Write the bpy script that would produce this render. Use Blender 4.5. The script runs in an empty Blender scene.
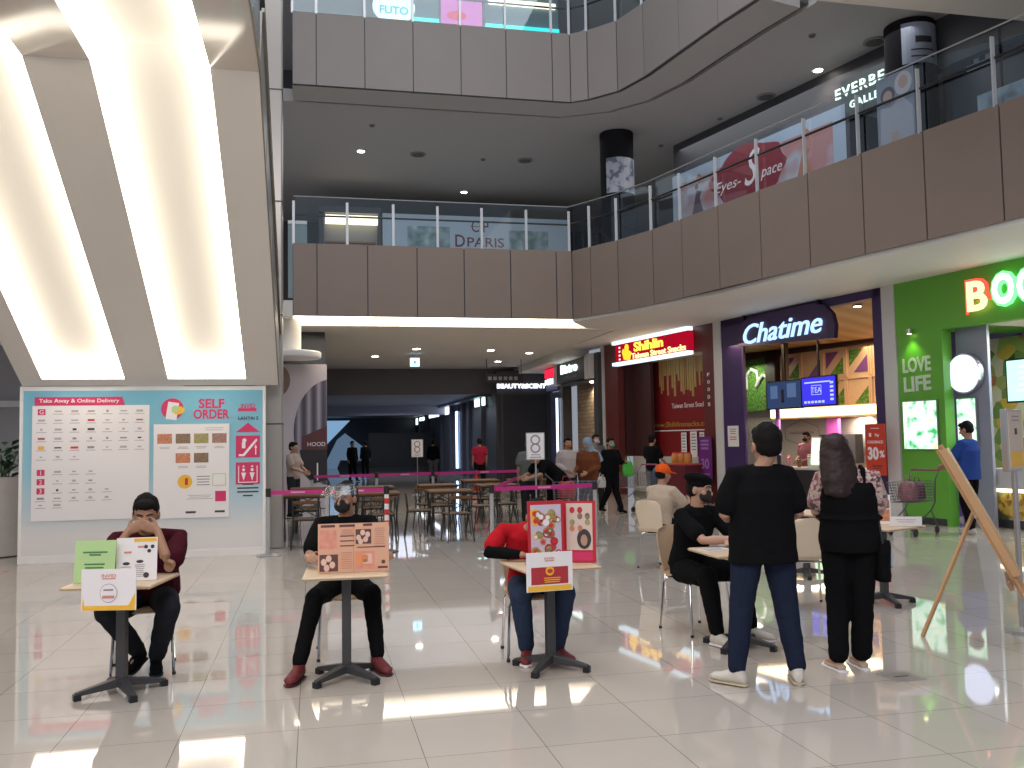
import bpy, bmesh, math, random
from mathutils import Vector as V, Matrix as MX, noise
from math import sin, cos, pi, radians as R
random.seed(7)
SC = bpy.context.scene
COL = SC.collection

# ---------------------------------------------------------------- camera
F, EYE = 900.0, 1.6
PITCH, ROLL, YAW = R(3.556), R(-.974), R(12.51)
FW = V((sin(YAW)*cos(PITCH), cos(YAW)*cos(PITCH), sin(PITCH)))
R0 = V((cos(YAW), -sin(YAW), 0)); U0 = R0.cross(FW)
RT = R0*cos(ROLL)+U0*sin(ROLL); UP = -R0*sin(ROLL)+U0*cos(ROLL)
cam = bpy.data.cameras.new('camera'); cam.sensor_width = 36; cam.lens = F/1024*36
cam.clip_start = .05; cam.clip_end = 300
co = bpy.data.objects.new('camera', cam); COL.objects.link(co)
mm = MX((RT, UP, -FW)).transposed().to_4x4(); mm.translation = (0, 0, EYE); co.matrix_world = mm
SC.camera = co

# ---------------------------------------------------------------- materials
MATS = {}
def mat(name, col, rough=.6, metal=0, spec=.5, noise_amt=0, scale=8, bump=0, emit=0, alpha=1, trans=0, coat=0):
    if name in MATS: return MATS[name]
    m = bpy.data.materials.new(name); m.use_nodes = True
    nt = m.node_tree; b = nt.nodes['Principled BSDF']
    c = (*col, 1)
    b.inputs['Base Color'].default_value = c
    b.inputs['Roughness'].default_value = rough; b.inputs['Metallic'].default_value = metal
    b.inputs['Specular IOR Level'].default_value = spec
    if coat: b.inputs['Coat Weight'].default_value = coat
    if alpha < 1: b.inputs['Alpha'].default_value = alpha
    if trans: b.inputs['Transmission Weight'].default_value = trans
    if emit:
        b.inputs['Emission Color'].default_value = c; b.inputs['Emission Strength'].default_value = emit
    if noise_amt or bump:
        tc = nt.nodes.new('ShaderNodeTexCoord'); n = nt.nodes.new('ShaderNodeTexNoise')
        n.inputs['Scale'].default_value = scale; n.inputs['Detail'].default_value = 3
        nt.links.new(tc.outputs['Object'], n.inputs['Vector'])
        if noise_amt:
            mx = nt.nodes.new('ShaderNodeMix'); mx.data_type = 'RGBA'
            mx.inputs[6].default_value = tuple(max(0, v*(1-noise_amt)) for v in col)+(1,)
            mx.inputs[7].default_value = tuple(min(1, v*(1+noise_amt)) for v in col)+(1,)
            nt.links.new(n.outputs['Fac'], mx.inputs[0]); nt.links.new(mx.outputs[2], b.inputs['Base Color'])
        if bump:
            bp = nt.nodes.new('ShaderNodeBump'); bp.inputs['Strength'].default_value = bump
            nt.links.new(n.outputs['Fac'], bp.inputs['Height']); nt.links.new(bp.outputs[0], b.inputs['Normal'])
    MATS[name] = m
    return m
def glow(name, col, s):
    if name in MATS: return MATS[name]
    m = bpy.data.materials.new(name); m.use_nodes = True; nt = m.node_tree; nt.nodes.clear()
    e = nt.nodes.new('ShaderNodeEmission'); e.inputs[0].default_value = (*col, 1); e.inputs[1].default_value = s
    o = nt.nodes.new('ShaderNodeOutputMaterial'); nt.links.new(e.outputs[0], o.inputs[0]); MATS[name] = m
    return m
def glass(name, col=(.8, .9, .95), clear=.94, rough=.03):
    if name in MATS: return MATS[name]
    m = bpy.data.materials.new(name); m.use_nodes = True; nt = m.node_tree; nt.nodes.clear()
    t = nt.nodes.new('ShaderNodeBsdfTransparent'); t.inputs[0].default_value = (*[1-(1-c)*.35 for c in col], 1)
    g = nt.nodes.new('ShaderNodeBsdfGlossy'); g.inputs[0].default_value = (*col, 1); g.inputs[1].default_value = rough
    mx = nt.nodes.new('ShaderNodeMixShader'); mx.inputs[0].default_value = 1-clear
    nt.links.new(t.outputs[0], mx.inputs[1]); nt.links.new(g.outputs[0], mx.inputs[2])
    o = nt.nodes.new('ShaderNodeOutputMaterial'); nt.links.new(mx.outputs[0], o.inputs[0]); MATS[name] = m
    return m
def ramp_mat(name, tex, stops, scale, rough=.5, emit=0, stretch=(1, 1, 1), detail=2):
    """procedural pattern: texture value through a colour ramp"""
    if name in MATS: return MATS[name]
    m = bpy.data.materials.new(name); m.use_nodes = True; nt = m.node_tree; b = nt.nodes['Principled BSDF']
    tc = nt.nodes.new('ShaderNodeTexCoord'); mp = nt.nodes.new('ShaderNodeMapping'); mp.inputs['Scale'].default_value = stretch
    nt.links.new(tc.outputs['Object'], mp.inputs[0])
    n = nt.nodes.new({'noise': 'ShaderNodeTexNoise', 'voronoi': 'ShaderNodeTexVoronoi', 'wave': 'ShaderNodeTexWave'}[tex])
    n.inputs['Scale'].default_value = scale
    if tex == 'noise': n.inputs['Detail'].default_value = detail
    nt.links.new(mp.outputs[0], n.inputs['Vector'])
    cr = nt.nodes.new('ShaderNodeValToRGB'); e = cr.color_ramp.elements
    while len(e) < len(stops): e.new(.5)
    for k, (p, c) in enumerate(stops): e[k].position = p; e[k].color = (*c, 1)
    src = n.outputs['Color'] if tex == 'voronoi' else n.outputs[0]
    if tex == 'voronoi':
        sp = nt.nodes.new('ShaderNodeSeparateColor'); nt.links.new(src, sp.inputs[0]); src = sp.outputs[0]
        cr.color_ramp.interpolation = 'CONSTANT'
    nt.links.new(src, cr.inputs[0]); nt.links.new(cr.outputs[0], b.inputs['Base Color'])
    b.inputs['Roughness'].default_value = rough
    if emit:
        nt.links.new(cr.outputs[0], b.inputs['Emission Color']); b.inputs['Emission Strength'].default_value = emit
    MATS[name] = m
    return m

# ---------------------------------------------------------------- mesh builder
FONT = {}
def glyphs(s, bold=0, shear=0, space=1):
    k = (s, bold, shear, space)
    if k in FONT: return FONT[k]
    c = bpy.data.curves.new('t', 'FONT'); c.body = s; c.size = 1; c.offset = bold; c.shear = shear
    c.space_character = space; c.resolution_u = 3; c.fill_mode = 'FRONT'
    o = bpy.data.objects.new('t', c); COL.objects.link(o)
    dg = bpy.context.evaluated_depsgraph_get(); me = bpy.data.meshes.new_from_object(o.evaluated_get(dg))
    vs = [v.co.copy() for v in me.vertices]; fs = [tuple(p.vertices) for p in me.polygons]
    bpy.data.objects.remove(o); bpy.data.meshes.remove(me); bpy.data.curves.remove(c)
    x0 = min(v.x for v in vs); x1 = max(v.x for v in vs); y0 = min(v.y for v in vs); y1 = max(v.y for v in vs)
    FONT[k] = (vs, fs, x0, x1, y0, y1)
    return FONT[k]

def bake(o, m, wr, ws):
    """turn a remeshed body or garment into a plain mesh, evaluated in a scratch scene of its own"""
    sc = bpy.data.scenes.get('scratch') or bpy.data.scenes.new('scratch')
    COL.objects.unlink(o); sc.collection.objects.link(o)
    with bpy.context.temp_override(scene=sc, view_layer=sc.view_layers[0]):
        dg = bpy.context.evaluated_depsgraph_get(); me = bpy.data.meshes.new_from_object(o.evaluated_get(dg))
    sc.collection.objects.unlink(o); COL.objects.link(o)
    o.modifiers.clear(); old = o.data; o.data = me; bpy.data.meshes.remove(old)
    me.materials.clear(); me.materials.append(m)
    if wr:
        sd = random.random()*50
        N_ = [tuple(v.normal) for v in me.vertices]; out = []
        for v, n_ in zip(me.vertices, N_):
            c_ = v.co; a = wr*(noise.noise(V((c_.x*ws+sd, c_.y*ws, c_.z*ws*.8)))+.5*noise.noise(V((c_.x*ws*2.2, c_.y*ws*2.2+sd, c_.z*ws*2.6))))
            out += [c_.x+n_[0]*a, c_.y+n_[1]*a, c_.z+n_[2]*a]
        me.vertices.foreach_set('co', out); me.update()
    for p in me.polygons: p.use_smooth = True
class M:
    def __init__(s): s.v = []; s.f = []; s.mi = []; s.mats = []; s.cur = 0; s.T = MX.Identity(4)
    def mat(s, m):
        if m not in s.mats: s.mats.append(m)
        s.cur = s.mats.index(m); return s
    def add(s, vs, fs):
        b = len(s.v); s.v += [s.T @ V(p) for p in vs]; s.f += [tuple(i+b for i in f) for f in fs]; s.mi += [s.cur]*len(fs)
        return s
    def box(s, c, d, rz=0, ry=0, rx=0):
        x, y, z = d[0]/2, d[1]/2, d[2]/2
        m = MX.Translation(c) @ MX.Rotation(rz, 4, 'Z') @ MX.Rotation(ry, 4, 'Y') @ MX.Rotation(rx, 4, 'X')
        vs = [m @ V((a*x, b*y, e*z)) for a in (-1, 1) for b in (-1, 1) for e in (-1, 1)]
        return s.add(vs, [(0, 1, 3, 2), (4, 6, 7, 5), (0, 4, 5, 1), (2, 3, 7, 6), (0, 2, 6, 4), (1, 5, 7, 3)])
    def bx(s, x0, x1, y0, y1, z0, z1): return s.box(((x0+x1)/2, (y0+y1)/2, (z0+z1)/2), (abs(x1-x0), abs(y1-y0), abs(z1-z0)))
    def tube(s, pts, rad, n=10, caps='round', closed=False):
        pts = [V(p) for p in pts]
        rad = list(rad) if hasattr(rad, '__len__') else [rad]*len(pts)
        if caps == 'round':
            d0 = (pts[0]-pts[1]).normalized(); d1 = (pts[-1]-pts[-2]).normalized(); P, Q = [], []
            for a in (80, 55, 28): P.append(pts[0]+d0*rad[0]*sin(R(a))); Q.append(rad[0]*cos(R(a)))
            P += pts; Q += rad
            for a in (28, 55, 80): P.append(pts[-1]+d1*rad[-1]*sin(R(a))); Q.append(rad[-1]*cos(R(a)))
            pts, rad = P, Q
        vs = []; fs = []; u = None
        for i, p in enumerate(pts):
            a = pts[max(i-1, 0)]; b = pts[min(i+1, len(pts)-1)]; t = (b-a).normalized()
            if u is None: u = t.cross(V((0, 0, 1)) if abs(t.z) < .9 else V((1, 0, 0))).normalized()
            u = (u - t*u.dot(t)).normalized(); w = t.cross(u)
            for k in range(n):
                q = 2*pi*k/n+.01; vs.append(p+u*cos(q)*rad[i]+w*sin(q)*rad[i])
        m = len(pts)
        for i in range(m-1):
            for k in range(n): fs.append((i*n+k, i*n+(k+1) % n, (i+1)*n+(k+1) % n, (i+1)*n+k))
        fs.append(tuple(range(n-1, -1, -1))); fs.append(tuple((m-1)*n+k for k in range(n)))
        return s.add(vs, fs)
    def cyl(s, p0, p1, r, r1=None, n=16): return s.tube([p0, p1], [r, r if r1 is None else r1], n, 'flat')
    def loft(s, rings, n=16):
        """rings: (centre, x axis, y axis) ellipse sections"""
        vs = []; fs = []
        for c, ax, ay in rings:
            for k in range(n):
                q = 2*pi*k/n; vs.append(V(c)+V(ax)*cos(q)+V(ay)*sin(q))
        m = len(rings)
        for i in range(m-1):
            for k in range(n): fs.append((i*n+k, i*n+(k+1) % n, (i+1)*n+(k+1) % n, (i+1)*n+k))
        fs.append(tuple(range(n-1, -1, -1))); fs.append(tuple((m-1)*n+k for k in range(n)))
        return s.add(vs, fs)
    def ell(s, c, r, m=None, nu=14, nv=9):
        r = V(r if hasattr(r, '__len__') else (r, r, r)); vs = []; fs = []; m = m or MX.Identity(3)
        for i in range(nv+1):
            a = pi*(i+.06*(i == 0)-.06*(i == nv))/nv
            for k in range(nu):
                q = 2*pi*k/nu; vs.append(V(c)+m @ V((r.x*sin(a)*cos(q), r.y*sin(a)*sin(q), -r.z*cos(a))))
        for i in range(nv):
            for k in range(nu): fs.append((i*nu+k, i*nu+(k+1) % nu, (i+1)*nu+(k+1) % nu, (i+1)*nu+k))
        fs.append(tuple(range(nu-1, -1, -1))); fs.append(tuple(nv*nu+k for k in range(nu)))
        return s.add(vs, fs)
    def lathe(s, c, prof, n=24):
        vs = []; fs = []
        for r, z in prof:
            for k in range(n): q = 2*pi*k/n; vs.append((c[0]+r*cos(q), c[1]+r*sin(q), c[2]+z))
        for i in range(len(prof)-1):
            for k in range(n): fs.append((i*n+k, i*n+(k+1) % n, (i+1)*n+(k+1) % n, (i+1)*n+k))
        fs.append(tuple(range(n-1, -1, -1))); fs.append(tuple((len(prof)-1)*n+k for k in range(n)))
        return s.add(vs, fs)
    def prism(s, poly, z0, z1):
        """plan polygon (x,y) extruded from z0 to z1"""
        n = len(poly); vs = [(x, y, z0) for x, y in poly]+[(x, y, z1) for x, y in poly]
        fs = [tuple(range(n-1, -1, -1)), tuple(range(n, 2*n))]+[(i, (i+1) % n, n+(i+1) % n, n+i) for i in range(n)]
        return s.add(vs, fs)
    def slab(s, poly, y0, y1):
        """upright polygon (x,z) extruded from y0 to y1"""
        n = len(poly); vs = [(x, y0, z) for x, z in poly]+[(x, y1, z) for x, z in poly]
        fs = [tuple(range(n)), tuple(range(2*n-1, n-1, -1))]+[(i, n+i, n+(i+1) % n, (i+1) % n) for i in range(n)]
        return s.add(vs, fs)
    def rect(s, x, z, w, h, y=0, t=.002):
        """thin raised mark on a wall facing -y, centred at x,z"""
        return s.bx(x-w/2, x+w/2, y-t, y, z-h/2, z+h/2)
    def disc(s, x, z, rx, rz=None, y=0, t=.002, n=20):
        rz = rz or rx
        return s.slab([(x+rx*cos(2*pi*k/n), z+rz*sin(2*pi*k/n)) for k in range(n)], y-t, y)
    def text(s, st, x, z, w=None, h=None, y=0, t=.003, bold=0, shear=0, rot=0, align='c', space=1):
        """lettering on a wall facing -y: centred at x,z, of height h (caps) or width w"""
        vs, fs, x0, x1, y0, y1 = glyphs(st, bold, shear, space)
        k = h/(y1-y0) if h else w/(x1-x0); kx = w/(x1-x0) if (w and h) else k
        ox = (x0+x1)/2 if align == 'c' else x0
        ca, sa = cos(rot), sin(rot); P = []
        for yy in (y, y-t):
            for v in vs:
                a, b = (v.x-ox)*kx, (v.y-(y0+y1)/2)*k; P.append((x+a*ca-b*sa, yy, z+a*sa+b*ca))
        n = len(vs); edges = {}
        for f in fs:
            for i in range(len(f)):
                e = (f[i], f[(i+1) % len(f)]); edges[e] = 1
        F_ = [tuple(i+n for i in f) for f in fs]
        for (a, b) in edges:
            if (b, a) not in edges: F_.append((a, b, b+n, a+n))
        return s.add(P, F_)
    def lines(s, x, z, w, n, dz, h=.006, y=0, jit=.3):
        for k in range(n):
            ww = w*(1-random.random()*jit); s.rect(x, z-k*dz, ww, h, y)
        return s
    def build(s, name, m=None, parent=None, loc=(0, 0, 0), rz=0, smooth=False, bevel=0, remesh=0, sm=0, wrinkle=0, wscale=9, fix=True):
        me = bpy.data.meshes.new(name); me.from_pydata([tuple(p) for p in s.v], [], s.f)
        if m is not None: me.materials.append(m)
        else:
            for q in s.mats: me.materials.append(q)
            for p, k in zip(me.polygons, s.mi): p.material_index = k
        if fix:
            bm = bmesh.new(); bm.from_mesh(me); bmesh.ops.recalc_face_normals(bm, faces=bm.faces[:]); bm.to_mesh(me); bm.free()
        o = bpy.data.objects.new(name, me); COL.objects.link(o)
        if remesh:
            r_ = o.modifiers.new('r', 'REMESH'); r_.mode = 'VOXEL'; r_.voxel_size = remesh; r_.use_smooth_shade = True
            if sm: q_ = o.modifiers.new('s', 'SMOOTH'); q_.factor = .5; q_.iterations = sm
            bake(o, m, wrinkle, wscale); me = o.data
        if smooth or remesh:
            for p in me.polygons: p.use_smooth = True
            if not remesh and smooth != 'all':
                try: me.set_sharp_from_angle(angle=R(40))
                except Exception: pass
        if bevel:
            b = o.modifiers.new('bevel', 'BEVEL'); b.width = bevel; b.segments = 2; b.limit_method = 'ANGLE'; b.angle_limit = R(50)
        o.location = loc; o.rotation_euler.z = rz
        if parent: o.parent = parent
        return o

def tag(o, label=None, cat=None, group=None, kind=None):
    if label: o['label'] = label
    if cat: o['category'] = cat
    if group: o['group'] = group
    if kind: o['kind'] = kind
    return o
def thing(name, label, cat, loc=(0, 0, 0), rz=0, group=None):
    o = bpy.data.objects.new(name, None); o.empty_display_size = .1; COL.objects.link(o)
    o.location = loc; o.rotation_euler.z = rz
    return tag(o, label, cat, group)
def struct(name, m, mt=None, **k): return tag(m.build(name, mt, **k), kind='structure')
def copy_tree(o, parent=None, skip=()):
    c = o.copy(); COL.objects.link(c); c.parent = parent
    for ch in list(o.children): copy_tree(ch, c)
    return c
def dup(o, loc, rz, label, group=None):
    c = copy_tree(o); c.location = loc; c.rotation_euler.z = rz; c['label'] = label
    if group: c['group'] = group
    return c
def frame(name_loc, rz): return MX.Translation(name_loc) @ MX.Rotation(rz, 4, 'Z')

# colours
WHITE = mat('white_paint', (.80, .78, .77), .5, noise_amt=.03)
CREAM = mat('cream_panel', (.76, .72, .66), .35, noise_amt=.03)
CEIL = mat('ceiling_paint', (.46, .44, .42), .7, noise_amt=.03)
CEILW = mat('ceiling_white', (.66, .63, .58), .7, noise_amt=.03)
BAND = mat('band_panel', (.245, .185, .15), .5, noise_amt=.05, scale=2)
BANDU = mat('upper_band_panel', (.27, .24, .22), .5, noise_amt=.05, scale=2)
DARK = mat('dark_wall', (.035, .035, .045), .4)
BLACK = mat('black_satin', (.012, .012, .014), .4)
STEEL = mat('brushed_steel', (.55, .55, .55), .3, metal=1)
CHROME = mat('chrome', (.6, .6, .6), .15, metal=1)
GREYM = mat('dark_metal', (.06, .06, .065), .45, metal=.3)
GLASS = glass('clear_glass')
WOODL = ramp_mat('light_wood', 'wave', [(0, (.50, .33, .19)), (1, (.66, .47, .29))], 3, .45, stretch=(1, 8, 1))
WOODM = ramp_mat('brown_wood', 'wave', [(0, (.22, .11, .045)), (1, (.34, .18, .08))], 3, .45, stretch=(1, 8, 1))
PRINTW = mat('print_white', (.82, .79, .81), .35)
PINK = mat('print_magenta', (.62, .03, .13), .4)
PTEXT = mat('print_grey_text', (.32, .27, .29), .5)
PBLK = mat('print_black', (.04, .035, .04), .5)
RED = mat('print_red', (.6, .03, .03), .4)
YEL = mat('print_yellow', (.85, .48, .04), .4)
PGREEN = mat('print_green', (.45, .66, .30), .4)
# ================================================================ setting
A_ = V((10.42, 14.5)); DIRU = V((-.186, .9825)).normalized(); INW = V((DIRU.y, -DIRU.x))
RZF = math.atan2(-DIRU.y, -DIRU.x)      # local +x runs towards the viewer along the shopfronts, local -y faces the concourse
def FP(u, w=0, z=0):
    """point u metres along the right-hand shopfronts, w metres inside them"""
    p = A_+DIRU*u+INW*w; return (p.x, p.y, z)

# floor: polished cream tiles with fine joints
def floor_mat():
    m = bpy.data.materials.new('polished_tiles'); m.use_nodes = True; nt = m.node_tree; b = nt.nodes['Principled BSDF']
    tc = nt.nodes.new('ShaderNodeTexCoord'); mp = nt.nodes.new('ShaderNodeMapping')
    mp.inputs['Location'].default_value = (.085+63.5, -4.66+63.5, 0)
    nt.links.new(tc.outputs['Object'], mp.inputs[0])
    br = nt.nodes.new('ShaderNodeTexBrick'); br.offset = 0; br.squash = 1
    br.inputs['Scale'].default_value = 1; br.inputs['Brick Width'].default_value = .635; br.inputs['Row Height'].default_value = .635
    br.inputs['Mortar Size'].default_value = .0022; br.inputs['Mortar Smooth'].default_value = .1
    br.inputs['Color1'].default_value = (.55, .50, .45, 1); br.inputs['Color2'].default_value = (.52, .475, .425, 1); br.inputs['Mortar'].default_value = (.20, .17, .14, 1)
    nt.links.new(mp.outputs[0], br.inputs['Vector'])
    n = nt.nodes.new('ShaderNodeTexNoise'); n.inputs['Scale'].default_value = 1.2; n.inputs['Detail'].default_value = 6
    nt.links.new(tc.outputs['Object'], n.inputs['Vector'])
    mx = nt.nodes.new('ShaderNodeMix'); mx.data_type = 'RGBA'; mx.blend_type = 'MULTIPLY'; mx.inputs[0].default_value = 1
    cr = nt.nodes.new('ShaderNodeValToRGB'); cr.color_ramp.elements[0].color = (.88, .88, .88, 1); cr.color_ramp.elements[1].color = (1, 1, 1, 1)
    nt.links.new(n.outputs[0], cr.inputs[0]); nt.links.new(br.outputs['Color'], mx.inputs[6]); nt.links.new(cr.outputs[0], mx.inputs[7])
    nt.links.new(mx.outputs[2], b.inputs['Base Color'])
    b.inputs['Roughness'].default_value = .035; b.inputs['IOR'].default_value = 1.55; b.inputs['Specular IOR Level'].default_value = 1.0
    n2 = nt.nodes.new('ShaderNodeTexNoise'); n2.inputs['Scale'].default_value = 2.2
    nt.links.new(tc.outputs['Object'], n2.inputs['Vector'])
    bp = nt.nodes.new('ShaderNodeBump'); bp.inputs['Strength'].default_value = .012; nt.links.new(n2.outputs[0], bp.inputs['Height']); nt.links.new(bp.outputs[0], b.inputs['Normal'])
    return m
m = M(); m.bx(-12, 17, -4, 66, -.2, 0); struct('floor', m, floor_mat())

# ---- storeys (levels of slab undersides and floors)
S1, F1, S2, F2 = 4.39, 5.98, 9.55, 11.2
band1 = [(-.42, 20.0), (5.92, 20.0), (6.2, 19.45), (6.6, 18.72), (6.86, 18.05), (7.22, 16.95), (7.58, 15.8), (8.08, 13.5), (8.38, 12.4), (8.68, 11.35), (9.06, 9.8), (9.55, 7.8), (9.95, 6.2)]
band2 = [(-.42, 20.0), (5.98, 20.0), (6.33, 19.75), (6.85, 19.15), (7.17, 18.19), (7.4, 16.9), (7.65, 15.6), (7.92, 14.5)]
def offs(pl, d):
    out = []
    for i, p in enumerate(pl):
        a = V(pl[max(i-1, 0)]); b = V(pl[min(i+1, len(pl)-1)]); t = (b-a).normalized(); out.append((p[0]+(-t.y)*d, p[1]+t.x*d))
    return out
def resample(pl, step):
    out = [V(pl[0])]; acc = 0
    for a, b in zip(pl, pl[1:]):
        a, b = V(a), V(b); L = (b-a).length; t = step-acc
        while t <= L: out.append(a+(b-a)*t/L); t += step
        acc = (acc+L) % step
    return out
def wall_strip(m, pl, z0, z1, th):
    inner = offs(pl, th); n = len(pl)
    for i in range(n-1):
        a, b, c, d = pl[i], pl[i+1], inner[i+1], inner[i]
        m.prism([a, b, c, d], z0, z1)
# soffits / floors as plan polygons: storey slab of the first floor (hole = atrium)
def storey(name, band, z0, z1, mt):
    """ring of slab between the balcony edge and the outer walls"""
    m = M()
    inner = offs(band, .13)
    for i in range(len(inner)-1):
        a, b = inner[i], inner[i+1]
        if i == 0: m.prism([a, b, (b[0], 36), (a[0], 36)], z0, z1)
        else: m.prism([a, b, (16.5, b[1]+ (b[0]-inner[1][0])*.12), (16.5, a[1]+(a[0]-inner[1][0])*.12)] if a[1] > 6 else [a, b, (16.5, b[1]), (16.5, a[1])], z0, z1)
    m.prism([inner[1], (16.5, inner[1][1]), (16.5, 36), (inner[1][0], 36)], z0, z1)
    return struct(name, m, mt)
# --- balcony bands (clad panels with dark joints)
def band(name, pl, z0, z1, mt, label, L):
    t = thing(name, label, 'balcony front')
    m = M(); wall_strip(m, offs(pl, .02), z0+.01, z1-.02, .1); m.build('backing', DARK, t)
    L = [V(p) for p in L]
    for i in range(len(L)-1):
        a, b = L[i], L[i+1]; d = (b-a).normalized(); n_ = V((-d.y, d.x))
        a2, b2 = a+d*.012, b-d*.012
        p = M(); p.prism([a2, b2, b2+n_*.03, a2+n_*.03], z0, z1); p.build('cladding_panel', mt, t)
    return t, L
b1, L1 = band('balcony_front', band1, S1, F1, BAND, 'long brown panelled balcony front of the first upper floor', [(-.42, 20), (.1, 20), (1.2, 20), (2.3, 20), (3.37, 20), (4.45, 20), (5.54, 20), (5.92, 20), (6.2, 19.45), (6.6, 18.72), (7.0, 17.65), (7.25, 16.7), (7.52, 15.6), (7.8, 14.5), (8.1, 13.4), (8.38, 12.3), (8.67, 11.23), (8.98, 10.1), (9.28, 8.9), (9.58, 7.7), (9.9, 6.4)])
b2, L2 = band('balcony_front', band2, S2, F2, BANDU, 'grey-brown panelled balcony front of the top visible floor', [(-.42, 20), (.1, 20), (1.17, 20), (2.26, 20), (3.36, 20), (4.43, 20), (5.54, 20), (5.98, 20), (6.33, 19.75), (6.85, 19.15), (7.15, 18.25), (7.4, 16.9), (7.65, 15.6), (7.92, 14.5)])
# ground-floor ceiling: cove slot behind the band, ceiling proper, white soffit over the right-hand shops
m = M()
m.prism([(-.42, 21.65), (7.5, 21.65), (7.7, 23.5), (7.7, 34), (-3, 34), (-3, 21.65)], 4.35, 4.6)
m.bx(-3, 7.2, 20.1, 21.7, 4.62, 4.7)
m.bx(-3, -.42, 19.9, 21.7, 4.35, 4.7)
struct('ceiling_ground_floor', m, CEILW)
inner = offs(band1, .05)
m = M()
sf = [(-.0, 0)]
edge = [FP(13.5), FP(9.2), FP(5.2), FP(0), FP(-3.6), FP(-9)]
out = [(7.05, 20.1), (7.05, 20.1)]
bpts = [p for p in inner[1:]]
# strip between band and shopfront line, quad by quad
for i in range(len(bpts)-1):
    a, b = bpts[i], bpts[i+1]
    def hit(p): # perpendicular to the shopfronts
        u = (V((p[0], p[1]))-A_).dot(DIRU); q = FP(u, .25); return (q[0], q[1])
    m.prism([a, b, hit(b), hit(a)], S1-.06, S1+.3)
m.prism([bpts[0], (hit(bpts[0])), (FP(12.5, .25)[0], FP(12.5, .25)[1]), (7.5, 26), (7.5, 21.7), (6.6, 21.2)], S1-.06, S1+.3)
m.prism([(7.5, 26), (FP(12.3, .25)[0], FP(12.3, .25)[1]), (9.4, 34), (7.6, 34)], 4.1, 4.6)
struct('ceiling_soffit_right', m, mat('soffit_white', (.74, .72, .69), .6))
# first upper floor slab top / its ceiling
storey('floor_upper', band1, F1-.25, F1-.1, CEIL)
def ceil2():
    gr0 = offs(band2, 1.0); gr1 = offs(band2, 1.22); inn = offs(band2, .13); m = M(); d = M()
    def far(p): return (17, p[1]+(p[0]-6)*.12)
    for i in range(len(band2)-1):
        m.prism([inn[i], inn[i+1], gr0[i+1], gr0[i]], S2, S2+.3)
        d.prism([gr0[i], gr0[i+1], gr1[i+1], gr1[i]], S2+.12, S2+.2)
        a, b = gr1[i], gr1[i+1]
        if i == 0: m.prism([a, b, (b[0], 36), (-3, 36), (-3, a[1])], S2+.05, S2+.35)
        else: m.prism([a, b, far(b), far(a)], S2+.05, S2+.35)
    a = gr1[1]; m.prism([a, far(a), (17, 36), (a[0], 36)], S2+.05, S2+.35)
    b = gr1[-1]; m.prism([b, (b[0]+.9, 8), (17, 8), far(b)], S2+.05, S2+.35)
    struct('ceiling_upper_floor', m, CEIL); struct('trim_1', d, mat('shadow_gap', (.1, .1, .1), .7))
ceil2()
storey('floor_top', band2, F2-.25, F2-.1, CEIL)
# bridge slab overhead at the right
m = M(); m.prism([(6.4, 11.62), (17, 11.62), (17, 6), (6.4, 6)], 8.0, 9.2); struct('ceiling_bridge', m, mat('bridge_paint', (.80, .74, .66), .6))

# recessed cove light strip
t = thing('cove_light', 'long bright warm cove light under the brown balcony front', 'light')
m = M(); m.bx(-.4, 6.75, 20.22, 21.5, 4.5, 4.52); m.build('light_panel', glow('cove_glow', (1, .88, .68), 5.5), t)
m = M(); m.bx(-.42, 6.8, 20.14, 20.2, 4.4, 4.62); m.bx(-.42, 6.8, 21.52, 21.64, 4.36, 4.62); m.build('trough', CEILW, t)

# ---- walls
# back of the first upper floor (dark void), right return, left edge wall
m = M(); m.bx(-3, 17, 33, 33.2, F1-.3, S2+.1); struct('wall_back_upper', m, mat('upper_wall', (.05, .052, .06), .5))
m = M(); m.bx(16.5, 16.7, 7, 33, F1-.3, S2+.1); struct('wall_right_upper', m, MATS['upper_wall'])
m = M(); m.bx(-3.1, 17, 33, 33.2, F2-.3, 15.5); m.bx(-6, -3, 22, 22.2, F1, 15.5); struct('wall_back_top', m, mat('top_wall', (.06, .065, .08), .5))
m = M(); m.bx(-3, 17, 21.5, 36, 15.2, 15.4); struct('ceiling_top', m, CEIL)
# column right of the sign wall, running the whole height
m = M(); m.bx(-.86, -.46, 14.4, 14.9, 0, 9.7); m.build('x', None)
bpy.data.objects.remove(bpy.data.objects['x'])
t = thing('clad_column', 'tall grey metal-clad column just right of the light blue sign wall', 'column', (-.66, 14.65, 0))
m = M(); m.bx(-.2, .2, -.25, .25, 0, 12); m.build('shaft', mat('column_metal', (.42, .39, .36), .3, metal=.5), t, bevel=.02)
m = M()
for z in (1.9, 3.6, 5.4, 7.2, 9.0): m.bx(-.206, .206, -.256, .256, z, z+.02)
m.build('joint_strip', GREYM, t)
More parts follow.
